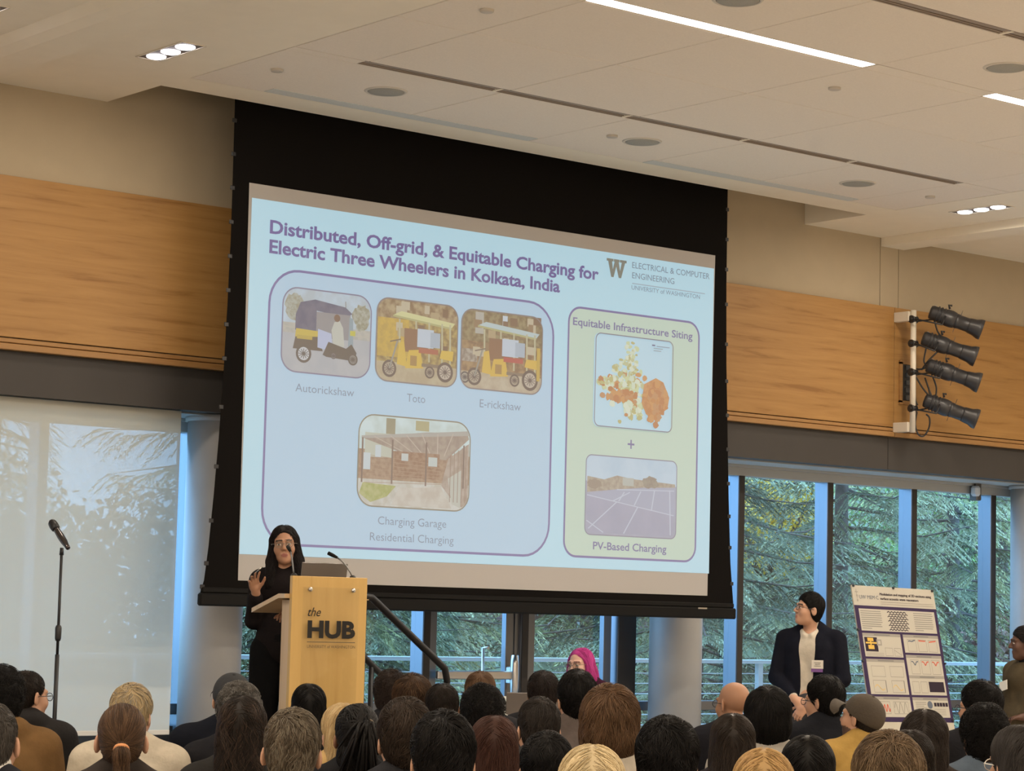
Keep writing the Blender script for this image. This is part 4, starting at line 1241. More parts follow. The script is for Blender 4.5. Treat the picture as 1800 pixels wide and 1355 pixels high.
def conifer(name, seed, H, R, zmin, c_in, c_tip, nb):
    """one spruce: trunk, and the foliage of its drooping boughs"""
    rg = np.random.default_rng(seed)
    tr = MB()
    tr.tube([(0, 0, -1.5), (.05, .02, H * .4), (0, .05, H)], [.12, .085, .02], 10)
    blades_p, blades_d, blades_n, blades_l, cols = [], [], [], [], []
    for k in range(nb):
        h = zmin + (H - zmin) * (k / nb) ** 1.25
        L = R * (1 - .75 * max(h, 0) / H) * rg.uniform(.75, 1.15)
        az = k * 2.39996 + rg.uniform(-.3, .3)
        out = np.array([math.cos(az), math.sin(az), 0]); side = np.array([-out[1], out[0], 0])
        bshade = rg.choice([.55, .9, 1.15, 1.6])
        n = max(6, int(L / .11))
        s = np.linspace(.12, 1, n)
        droop = rg.uniform(.18, .42)
        P = out * (s * L)[:, None] + np.array([0, 0, 1]) * (h - droop * L * s ** 1.5 + .16 * L * s ** 4 * 1.2)[:, None]
        tr.tube([P[0] * [.1, .1, 1], P[n // 2], P[-1]], [.022, .012, .004], 5, caps=False)
        for i in range(n):
            for sg in (-1, 1):
                bl = (.58 * (1 - s[i] * .75) + .12) * rg.uniform(.7, 1.15)
                dv = out * rg.uniform(.5, .8) + side * sg * rg.uniform(.6, .95); dv /= np.linalg.norm(dv)
                m_ = max(5, int(bl / .030))
                t = np.linspace(.05, 1, m_)
                hang = rg.uniform(.35, .8)
                Q = P[i] + dv * (t * bl)[:, None] - np.array([0, 0, 1]) * (hang * bl * t ** 1.6)[:, None]
                tang = np.gradient(Q, axis=0); tang /= np.linalg.norm(tang, axis=1)[:, None]
                nrm = np.cross(tang, [0, 0, 1.0]); nrm /= np.linalg.norm(nrm, axis=1)[:, None] + 1e-9
                for s2 in (-1, 1):
                    d2 = tang * .80 + nrm * s2 * .62 + np.array([0, 0, -.10]) + rg.normal(0, .10, (m_, 3))
                    blades_p.append(Q); blades_d.append(d2); blades_n.append(np.cross(d2, nrm * s2 + rg.normal(0, .3, (m_, 3))))
                    blades_l.append(rg.uniform(.05, .085, m_))
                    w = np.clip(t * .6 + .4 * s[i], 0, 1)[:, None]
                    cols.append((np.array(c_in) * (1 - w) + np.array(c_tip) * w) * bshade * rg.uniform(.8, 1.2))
    P = np.concatenate(blades_p); D = np.concatenate(blades_d); N = np.concatenate(blades_n); Ln = np.concatenate(blades_l)[:, None]; C = np.concatenate(cols)
    D /= np.linalg.norm(D, axis=1)[:, None]; N /= np.linalg.norm(N, axis=1)[:, None] + 1e-9
    w = .0085
    V = np.stack([P - N * w * .6, P + D * Ln * .5 - N * w, P + D * Ln, P + D * Ln * .5 + N * w], 1).reshape(-1, 3)
    F = np.arange(len(V)).reshape(-1, 4)
    Cv = np.repeat(C, 4, axis=0)
    t = thing(name, (0, 0, 0), '', 'tree', 'spruces beyond the terrace')
    tr.build('trunk', M_BARK, t)
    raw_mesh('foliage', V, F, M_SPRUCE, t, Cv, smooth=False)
    return t
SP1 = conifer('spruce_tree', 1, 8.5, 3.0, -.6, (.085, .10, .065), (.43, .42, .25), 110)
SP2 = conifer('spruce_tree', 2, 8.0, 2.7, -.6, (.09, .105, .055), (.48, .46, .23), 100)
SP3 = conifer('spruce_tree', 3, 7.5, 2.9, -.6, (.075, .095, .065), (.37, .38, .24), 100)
trees = [(SP3, 17.8, 24.4, .7, 1.0, 'spruce seen past the stair hand rail, beyond the left glass door'), (SP1, 14.2, 21.4, .2, 1.0, 'blue-green spruce seen past the presenter and the lectern'), (SP2, 15.9, 22.4, 1.2, .95, 'spruce beyond the glass doors left of the pink-haired person'),
         (SP3, 20.4, 21.4, 2.2, 1.0, 'spruce filling the window left of the man in the dark suit'), (SP1, 23.6, 22.0, 3.3, 1.05, 'spruce filling the window behind the man in the dark suit'),
         (SP2, 26.6, 22.6, .6, 1.05, 'spruce behind the poster in the right windows'), (SP3, 29.6, 24.2, 4.0, 1.0, 'spruce in the rightmost window gap by the column'),
         (SP2, 23.2, 27.2, 5.1, 1.15, 'distant spruce between the two nearer ones in the right windows'), (SP1, 28.4, 29.5, 2.9, 1.15, 'distant spruce above the poster'),
         (SP3, 13.4, 26.5, 1.9, .66, 'distant spruce showing darkly through the roller shade'), (SP2, 10.6, 23.0, 2.6, .55, 'short spruce dimly seen through the left of the roller shade')]
used = set()
for src, x, y, rz, sc_, lab in trees:
    o = src if src.name not in used else copy_tree(src)
    used.add(src.name)
    o.location = (x, y, -.4); o.rotation_euler = (0, 0, rz); o.scale = (sc_,) * 3
    o['label'] = lab
# yellowing broadleaf shrub behind the first right-hand window
def leafy(name, seed, loc, rx, rz_, n, c0, c1, label, L=.11, w=.035):
    rg = np.random.default_rng(seed)
    t = thing(name, loc, label, 'tree')
    b = MB()
    for k in range(9):
        a = k * 2.4; q = np.array([math.cos(a) * rx * .7, math.sin(a) * rx * .7, rz_ * (1.1 + .6 * rg.random())])
        b.tube([(0, 0, 0), q * [.35, .35, .5], q], [.06, .035, .008], 6)
    b.build('stems', M_BARK, t)
    P = rg.normal(0, 1, (n, 3)); P /= np.linalg.norm(P, axis=1)[:, None]; P *= rg.uniform(.45, 1, (n, 1)) * np.array([rx, rx, rz_]); P[:, 2] += rz_ * 1.15
    D = rg.normal(0, 1, (n, 3)); D /= np.linalg.norm(D, axis=1)[:, None]; N = np.cross(D, rg.normal(0, 1, (n, 3))); N /= np.linalg.norm(N, axis=1)[:, None]
    V = np.stack([P, P + D * L * .5 - N * w, P + D * L, P + D * L * .5 + N * w], 1).reshape(-1, 3)
    C = np.array(c0) + (np.array(c1) - np.array(c0)) * rg.random((n, 1))
    raw_mesh('foliage', V, np.arange(len(V)).reshape(-1, 4), M_SPRUCE, t, np.repeat(C, 4, axis=0), smooth=False)
leafy('broadleaf_tree', 4, (27.6, 32.5, 1.0), 3.0, 2.6, 9000, (.55, .50, .10), (.42, .50, .14), 'large yellowing broadleaf tree far behind the spruces, above the poster')
_y = at_y(1350, 880, 23.4)
leafy('broadleaf_tree', 11, (_y[0], 23.4, _y[2] - 1.3),   1.0, .85, 2600, (.90, .52, .05), (.80, .56, .10), 'small yellow autumn tree high in the first right-hand window, among the spruces', .075, .02)
leafy('shrub', 6, (28.2, 23.2, .6), .55, .5, 1500, (.46, .22, .20), (.36, .26, .20), 'small reddish shrub low behind the poster side of the window')
leafy('broadleaf_tree', 8, (33.5, 28.5, 1.0), 2.6, 2.4, 6000, (.34, .46, .12), (.22, .40, .16), 'yellow-green broadleaf tree low in the right windows, beyond the spruces')
for k_, (hx, hy, hr, hh, lab) in enumerate(((11.0, 21.6, 1.3, 1.15, 'rounded dark shrub behind the left part of the roller shade'), (12.9, 22.2, 1.2, 1.35, 'rounded dark shrub behind the right part of the roller shade'), (12.0, 24.6, 1.6, 1.6, 'taller dark shrub behind the middle of the roller shade'))):
    leafy('shrub', 20 + k_, (hx, hy, -.1), hr, hh, 5200, (.05, .08, .05), (.12, .17, .09), lab)
# brick house beyond the doors
M_BRICK = bpy.data.materials.new('brick'); M_BRICK.use_nodes = True
_nt = M_BRICK.node_tree; _b = _nt.nodes['Principled BSDF']; _br = _nt.nodes.new('ShaderNodeTexBrick'); _tc = _nt.nodes.new('ShaderNodeTexCoord'); _mp = _nt.nodes.new('ShaderNodeMapping')
_mp.inputs['Rotation'].default_value = (PI / 2, 0, 0)
_nt.links.new(_tc.outputs['Object'], _mp.inputs[0]); _nt.links.new(_mp.outputs[0], _br.inputs['Vector']); _nt.links.new(_br.outputs['Color'], _b.inputs['Base Color'])
_br.inputs['Scale'].default_value = 4; _br.inputs['Color1'].default_value = (.22, .10, .075, 1); _br.inputs['Color2'].default_value = (.17, .085, .07, 1); _br.inputs['Mortar'].default_value = (.25, .2, .17, 1)
hc_ = at_y(1000, 1100, 28.0)
hs = thing('brick_house', (hc_[0], 28.0, -1), 'red-brown brick house with a window, glimpsed through the glass door behind the pink-haired person', 'building')
MB().span((-1.2, 0, 0), (2.2, 3, 3.6)).build('walls', M_BRICK, hs)
w_ = MB(); w_.span((.10, -.06, 2.15), (.95, .02, 2.22)); w_.span((.10, -.06, 2.95), (.95, .02, 3.02)); w_.span((.10, -.06, 2.15), (.17, .02, 3.02)); w_.span((.88, -.06, 2.15), (.95, .02, 3.02))
wf = w_.build('window_frame', mat('house_trim', (.62, .62, .6), .6), hs)
MB().span((.17, -.03, 2.22), (.88, .01, 2.95)).build('window_pane', mat('house_glass', (.04, .05, .06), .1), wf)
MB().add([(-1.5, -.4, 3.6), (2.5, -.4, 3.6), (2.5, 3.4, 3.6), (-1.5, 3.4, 3.6), (-1.5, 1.5, 4.8), (2.5, 1.5, 4.8)], [(0, 1, 5, 4), (2, 3, 4, 5), (0, 4, 3), (1, 2, 5), (0, 3, 2, 1)]).build('roof', mat('roof_shingle', (.10, .09, .09), .9), hs)
# ------------------------------------------------------------------ bodies: smooth implicit surfaces turned into one mesh
def _unit(v): v = np.asarray(v, float); return v / (np.linalg.norm(v) + 1e-12)


class Solid:
    def __init__(self): self.ops = []
    def cone(self, a, b, ra, rb, k=.015, neg=False): self.ops.append(('c', np.asarray(a, float), np.asarray(b, float), ra, rb, k, neg)); return self
    def ell(self, c, r, k=.015, neg=False, R=None): self.ops.append(('e', np.asarray(c, float), np.asarray(r, float), R, None, k, neg)); return self
    def cut(self, n, p, k=.01): n = _unit(n); self.ops.append(('p', n, float(n @ np.asarray(p, float)), None, None, k, True)); return self
    def moved(self, R, c, s=1.0):
        """the same solid turned by R, scaled and moved to c"""
        o = Solid(); c = np.asarray(c, float)
        for t, a, b, x, y, k, ng in self.ops:
            if t == 'c': o.ops.append(('c', R @ a * s + c, R @ b * s + c, x * s, y * s, k * s, ng))
            elif t == 'e': o.ops.append(('e', R @ a * s + c, b * s, R if x is None else R @ x, None, k * s, ng))
            else:
                n = R @ a; o.ops.append(('p', n, b * s + float(n @ c), None, None, k * s, ng))
        return o
    def join(self, other): self.ops.extend(other.ops); return self
    @staticmethod
    def _d(op, X, Y, Z):
        t, a, b, x, y = op[:5]
        if t == 'c':
            ba = b - a; l2 = ba @ ba + 1e-12
            s = np.clip(((X - a[0]) * ba[0] + (Y - a[1]) * ba[1] + (Z - a[2]) * ba[2]) / l2, 0, 1)
            return np.sqrt((X - a[0] - s * ba[0]) ** 2 + (Y - a[1] - s * ba[1]) ** 2 + (Z - a[2] - s * ba[2]) ** 2) - (x + (y - x) * s)
        if t == 'e':
            dx, dy, dz = X - a[0], Y - a[1], Z - a[2]
            if x is not None:
                dx, dy, dz = (x[0, i] * dx + x[1, i] * dy + x[2, i] * dz for i in range(3))
            k0 = np.sqrt((dx / b[0]) ** 2 + (dy / b[1]) ** 2 + (dz / b[2]) ** 2)
            k1 = np.sqrt((dx / b[0] ** 2) ** 2 + (dy / b[1] ** 2) ** 2 + (dz / b[2] ** 2) ** 2)
            return k0 * (k0 - 1) / np.maximum(k1, 1e-6)
        return a[0] * X + a[1] * Y + a[2] * Z - b          # plane: >0 is cut away
    @staticmethod
    def _mix(v, d, k, neg, plane):
        if neg:
            d2 = d if plane else -d
            h = np.maximum(k - np.abs(v - d2), 0) / k
            return np.maximum(v, d2) + h * h * k * .25
        h = np.maximum(k - np.abs(v - d), 0) / k
        return np.minimum(v, d) - h * h * k * .25
    def at(self, P):
        X, Y, Z = P[:, 0], P[:, 1], P[:, 2]
        v = np.full(len(P), .3)
        for op in self.ops: v = self._mix(v, self._d(op, X, Y, Z), op[5], op[6], op[0] == 'p')
        return v
    def grad(self, P, e=.002):
        g = np.stack([self.at(P + np.eye(3)[i] * e) - self.at(P - np.eye(3)[i] * e) for i in range(3)], 1)
        return g / (np.linalg.norm(g, axis=1)[:, None] + 1e-9)
    def box(self, op, m):
        if op[0] == 'c':
            r = max(op[3], op[4]); return np.minimum(op[1], op[2]) - r - m, np.maximum(op[1], op[2]) + r + m
        r = op[2] if op[3] is None else np.sqrt((np.abs(op[3]) ** 2) @ (op[2] ** 2))
        return op[1] - r - m, op[1] + r + m
    def mesh(self, xs, ys, zs):
        v = np.full((len(xs), len(ys), len(zs)), .3, dtype=np.float32)
        for op in self.ops:
            if op[0] == 'p': sl = (slice(None),) * 3
            else:
                lo, hi = self.box(op, op[5] + .035)
                sl = tuple(slice(max(0, np.searchsorted(g, l) - 1), np.searchsorted(g, h) + 1) for g, l, h in zip((xs, ys, zs), lo, hi))
            X, Y, Z = xs[sl[0]][:, None, None], ys[sl[1]][None, :, None], zs[sl[2]][None, None, :]
            if 0 in (X.size, Y.size, Z.size): continue
            v[sl] = self._mix(v[sl], self._d(op, X, Y, Z), op[5], op[6], op[0] == 'p')
        return surface_nets(v, xs, ys, zs)
    def bounds(self, m=.03):
        L = [self.box(o, m) for o in self.ops if not o[6]]
        return np.min([l for l, _ in L], 0), np.max([h for _, h in L], 0)
    def uniform(self, h):
        lo, hi = self.bounds()
        return self.mesh(*[np.arange(l, u + h, h) for l, u in zip(lo, hi)])


def surface_nets(v, xs, ys, zs):
    s = v < 0
    nx, ny, nz = v.shape
    acc = np.zeros((nx - 1, ny - 1, nz - 1, 3), np.float32); cnt = np.zeros((nx - 1, ny - 1, nz - 1), np.float32)
    G = (xs.astype(np.float32), ys.astype(np.float32), zs.astype(np.float32))
    crossings = []
    for ax in range(3):
        a = [slice(None)] * 3; b = [slice(None)] * 3
        a[ax] = slice(0, -1); b[ax] = slice(1, None)
        va, vb = v[tuple(a)], v[tuple(b)]
        c = s[tuple(a)] != s[tuple(b)]
        I = np.nonzero(c)
        t = va[c] / (va[c] - vb[c])
        pos = np.stack([G[d][I[d]] for d in range(3)], 1)
        pos[:, ax] = G[ax][I[ax]] + t * (G[ax][I[ax] + 1] - G[ax][I[ax]])
        crossings.append((I, s[tuple(a)][c]))
        o = [d for d in range(3) if d != ax]
        for d0 in (0, -1):
            for d1 in (0, -1):
                J = list(I); J[o[0]] = I[o[0]] + d0; J[o[1]] = I[o[1]] + d1
                ok = np.ones(len(t), bool)
                for d in range(3): ok &= (J[d] >= 0) & (J[d] < acc.shape[d])
                K = tuple(j[ok] for j in J)
                np.add.at(acc, K, pos[ok]); np.add.at(cnt, K, 1)
    act = cnt > 0
    idx = np.full(cnt.shape, -1, np.int64); idx[act] = np.arange(act.sum())
    V = acc[act] / cnt[act][:, None]
    quads = []
    for ax in range(3):
        I, inside = crossings[ax]
        o = [(ax + 1) % 3, (ax + 2) % 3]
        q = []
        ok = np.ones(len(inside), bool)
        for d0, d1 in ((-1, -1), (0, -1), (0, 0), (-1, 0)):
            J = list(I); J[o[0]] = I[o[0]] + d0; J[o[1]] = I[o[1]] + d1
            w = np.ones(len(inside), bool)
            for d in range(3): w &= (J[d] >= 0) & (J[d] < cnt.shape[d])
            ok &= w
            q.append(idx[tuple(np.clip(J[d], 0, cnt.shape[d] - 1) for d in range(3))])
        q = np.stack(q, 1); q[~inside] = q[~inside][:, ::-1]
        quads.append(q[ok])
    F = np.concatenate(quads)
    return V, F[(F >= 0).all(1)]


def axis(lo, hi, fine, hf, hc):
    g = [lo]
    while g[-1] < hi:
        x = g[-1]
        g.append(x + (hf if any(a - hc < x < b for a, b in fine) else hc))
    return np.array(g)


def rot_az(pitch, yaw, tilt=0.0):
    """head turn: yaw to the person's own left, pitch up, tilt to the right shoulder"""
    return rotm(0, 0, yaw) @ rotm(pitch, 0, 0) @ rotm(0, tilt, 0)


# ---------------- head, with face
def head_solid(female=False, nose=1.0):
    S = Solid(); j = .90 if female else 1.0
    S.ell((0, -.017, .036), (.0735, .094, .082), .01)
    S.ell((0, .028, -.030), (.0595 * j, .058, .084), .03)
    S.ell((0, .020, -.075), (.052 * j, .055, .038), .03)
    S.ell((0, .058, -.100), (.027 * j, .028, .022), .028)
    for s in (-1, 1):
        S.ell((s * .040, .052, -.030), (.027, .030, .028), .025)
        S.cone((s * .014, .088, .026), (s * .050, .068, .024), .0095, .009, .014)
        S.ell((s * .0315, .098, .002), (.0165, .015, .0105), .014, True)
        S.ell((s * .0315, .0745, .001), (.0135, .0135, .0125), .003)
    S.cone((0, .084, .016), (0, .106 * nose, -.026), .0075, .0125, .012)
    for s in (-1, 1): S.ell((s * .0125, .094, -.031), (.0085, .010, .0075), .008)
    S.cone((-.017, .083, -.063), (.017, .083, -.063), .0068, .0068, .009)
    S.cone((0, .086, -.062), (0, .086, -.064), .007, .007, .008)
    S.cone((-.013, .081, -.074), (.013, .081, -.074), .0078, .0078, .009)
    S.cone((-.021, .093, -.0685), (.021, .093, -.0685), .0022, .0022, .004, True)
    for s in (-1, 1):
        R = rotm(math.radians(-12), 0, s * math.radians(32))
        S.ell((s * .0800, -.014, -.008), (.0085, .0220, .035), .006, False, R)
        S.ell((s * .0895, -.006, -.006), (.0065, .011, .020), .006, True, R)
    return S


def head_colours(P, skin, lip=None, brow=(.03, .022, .018), beard=None):
    C = np.tile(np.asarray(skin, np.float32), (len(P), 1))
    x, y, z = np.abs(P[:, 0]), P[:, 1], P[:, 2]
    lip = lip or tuple(np.array(skin) * np.array([.85, .55, .55]))
    m = ((x / .021) ** 2 + ((z + .0685) / .0125) ** 2 < 1) & (y > .07)
    C[m] = lip
    if beard is not None:
        m = (z < -.045) & (y > -.01) & ~m & (z < -.045 - .35 * np.maximum(.0, .04 - y)) ; C[m] = beard
    e = ((x - .0315) / .0135) ** 2 + ((z - .001) / .0062) ** 2
    m = (e < 1) & (y > .062); C[m] = (.62, .58, .54)
    m = (((x - .0315) / .0058) ** 2 + ((z - .001) / .0062) ** 2 < 1) & (y > .062); C[m] = (.03, .018, .012)
    m = (e >= 1) & (e < 1.9) & (z > .003) & (y > .06); C[m] = np.array(skin) * .45
    m = (x > .012) & (x < .053) & (np.abs(z - (.0275 - .12 * np.maximum(0, x - .036))) < .0048) & (y > .055); C[m] = brow
    return C


# ---------------- hand: palm, four fingers with two bends, thumb
def hand_solid(curl=(.25, .3, .35, .4), spread=.12, thumb=.7, right=True):
    """wrist at the origin, fingers along +Z, palm facing +Y, thumb to -X (right hand seen from the palm)"""
    S = Solid(); m = -1 if right else 1
    S.ell((0, -.002, .045), (.039, .0145, .047), .012)
    S.cone((0, 0, -.03), (0, 0, .02), .024, .026, .02)
    for i, (x, L, z0) in enumerate(((-.030, .070, .082), (-.010, .078, .088), (.010, .073, .086), (.029, .058, .078))):
        a = (x * m * -1 * -1 if False else x * (-m) * -1) if False else x * (1 if right else -1)
        c = curl[i]; sp_ = (i - 1.5) * spread * (1 if right else -1)
        p0 = np.array([a, 0, z0]); p = p0 - np.array([0, 0, .02]); ang = 0
        S.cone(p, p0, .0095, .0092, .008)
        p = p0
        for sg, (fr, r0, r1) in enumerate(((.45, .0090, .0082), (.30, .0082, .0076), (.25, .0076, .0066))):
            ang += c * (1.0 if sg else .8)
            d = np.array([math.sin(sp_) * math.cos(ang), math.sin(ang), math.cos(ang) * math.cos(sp_)])
            q = p + d * L * fr
            S.cone(p, q, r0, r1, .004); p = q
    sx = -1 if right else 1
    p0 = np.array([sx * .026, .004, .018]); p1 = p0 + np.array([sx * .026, .012, .030]); p2 = p1 + np.array([sx * .016, .008, .028]) * (1 + .1 * thumb)
    p3 = p2 + np.array([sx * .004, .008, .022])
    S.cone(p0, p1, .0145, .0115, .012); S.cone(p1, p2, .0112, .0095, .004); S.cone(p2, p3, .0095, .0078, .004)
    return S


# ---------------- hair
def hair_strands(S, V, n, rng, flow, length, seg, width, lift, base, keep=None, wave=0.0, wfreq=2.0, jit=.25, vary=.3, hi=None):
    """tapered locks that follow the surface of a hair volume; returns verts, quads, colours"""
    idx = np.arange(len(V)) if keep is None else np.nonzero(keep(V))[0]
    if len(idx) == 0: return None
    p = V[rng.choice(idx, n)].astype(np.float64) + rng.normal(0, .002, (n, 3))
    L = length * rng.uniform(.6, 1.3, n)
    ph = rng.uniform(0, 6.28, n); lf = lift * rng.uniform(.2, 1.3, n)
    # locks: every strand keeps close to the bend, lift and shade of its nearest guide
    m = max(8, n // 16)
    gp = p[rng.choice(n, m, replace=False)]
    near = np.argmin(((p[:, None, :] - gp[None]) ** 2).sum(2), axis=1)
    ph = rng.uniform(0, 6.28, m)[near] + rng.normal(0, .35, n)
    lf = lift * (rng.uniform(.2, 1.3, m)[near] * .75 + .25 * rng.uniform(.2, 1.3, n))
    jv = rng.normal(0, jit, (m, 3))[near] + rng.normal(0, jit * .3, (n, 3))
    gshade = rng.uniform(-vary, vary, m)[near][:, None]
    pts, nrm = [], []
    for k in range(seg + 1):
        g = S.grad(p); u = k / seg
        pts.append(p + g * (lf * math.sin(min(u * 1.25, 1) * PI * .62) + .001)[:, None]); nrm.append(g)
        d = flow(p) + jv
        d -= (d * g).sum(1)[:, None] * g
        d /= np.linalg.norm(d, axis=1)[:, None] + 1e-9
        if wave:
            sd = np.cross(d, g); d = d + sd * (wave * np.sin(ph + u * 6.28 * wfreq))[:, None]
            d /= np.linalg.norm(d, axis=1)[:, None]
        p = p + d * (L / seg)[:, None]
        p = p - g * S.at(p)[:, None] * .9
    pts, nrm = np.array(pts), np.array(nrm)
    tan = np.gradient(pts, axis=0); tan /= np.linalg.norm(tan, axis=2)[..., None] + 1e-9
    sd = np.cross(tan, nrm); sd /= np.linalg.norm(sd, axis=2)[..., None] + 1e-9
    wv = width * rng.uniform(.6, 1.4, n)
    prof = np.array([.55 + .45 * math.sin(PI * min(1, .25 + k / seg)) for k in range(seg + 1)]); prof[-1] = .12; prof[0] = .5
    w = prof[:, None] * wv[None, :] * .72
    ring_ = np.stack([pts - sd * w[..., None], pts + nrm * w[..., None] * .75, pts + sd * w[..., None]], 2)      # (seg+1, n, 3, 3)
    Vv = ring_.transpose(1, 0, 2, 3).reshape(-1, 3)
    b = (np.arange(n) * (seg + 1) * 3)[:, None, None, None]
    kk = (np.arange(seg) * 3)[None, :, None, None]
    cc = np.array([[0, 1], [1, 2], [2, 0]])[None, None]
    A = b + kk + cc
    F = np.concatenate([A[..., :1], A[..., 1:], A[..., 1:] + 3, A[..., :1] + 3], -1).reshape(-1, 4)
    c = np.asarray(base)[None] * (1 + gshade * .6 + rng.uniform(-vary, vary, (n, 1)) * .6)
    if hi is not None:
        m = rng.random((n, 1)) < .3 + gshade; c = np.where(m, np.asarray(hi)[None] * rng.uniform(.8, 1.15, (n, 1)), c)
    return Vv, F, np.repeat(c, (seg + 1) * 3, axis=0)


def hair_base(th=.016, top=.02, back=.018, nape=-.075, side=-.03, front=.062, fringe=.06, ears=True, wide=0.0):
    S = Solid()
    S.ell((0, -.020, .036 + top * .3), (.0735 + th * (.72 if ears else 1) + wide, .094 + back * .8, .082 + top * .8), .01)
    S.ell((0, -.045, -.02), ((.064 if ears else .066 + th * .6) + wide * .6, .062 + back * (.35 if ears else .6), .075), .03)
    if ears:
        S.cut((0, .80, -1), (0, -.05, nape), .012)                                 # rises from the nape to the temples
        S.cut((0, .80, -.60), (0, .078, fringe + .014), .014)                      # hairline round the face
    else:
        S.cut((0, .35, -1), (0, -.05, nape), .012)
        S.cut((0, .86, -.5), (0, .020, side), .012)
        S.cut((0, .85, -.5), (0, .080, fringe + .012), .014)
    if ears:
        for s in (-1, 1): S.ell((s * .088, .002, -.018), (.026, .030, .038), .008, True)
    return S


CROWN = np.array([.0, -.075, .105])
def flow_crown(P):
    d = P - CROWN; d = d / (np.linalg.norm(d, axis=1)[:, None] + .01)
    return d + np.array([0, 0, -.35])
def flow_down(P):
    return np.stack([P[:, 0] * 2.0, P[:, 1] * .5 - .1, np.full(len(P), -1.0)], 1)
def flow_part(P):
    s = np.clip(P[:, 2] / .08, 0, 1)
    return np.stack([np.sign(P[:, 0] + 1e-4) * s * 1.2 + P[:, 0] * 2, -.25 * s, -1 + .3 * s], 1)
def flow_swirl(P):
    d = P - CROWN; r = np.linalg.norm(d, axis=1)[:, None] + .01
    t = np.stack([-d[:, 1] * .3 + d[:, 2] * .6, d[:, 0] * .3, -d[:, 0] * .6], 1)
    return d / r + t / r * .7 + np.array([0, 0, -.3])
TIE = np.array([0, -.125, -.008])
def flow_tie(P):
    d = TIE - P; return d / (np.linalg.norm(d, axis=1)[:, None] + .005)


HAIR_MATS = {}
def hair_mat(gloss=.42):
    if gloss not in HAIR_MATS:
        m = vcol_mat('hair', gloss + .08, .15); HAIR_MATS[gloss] = m
    return HAIR_MATS[gloss]


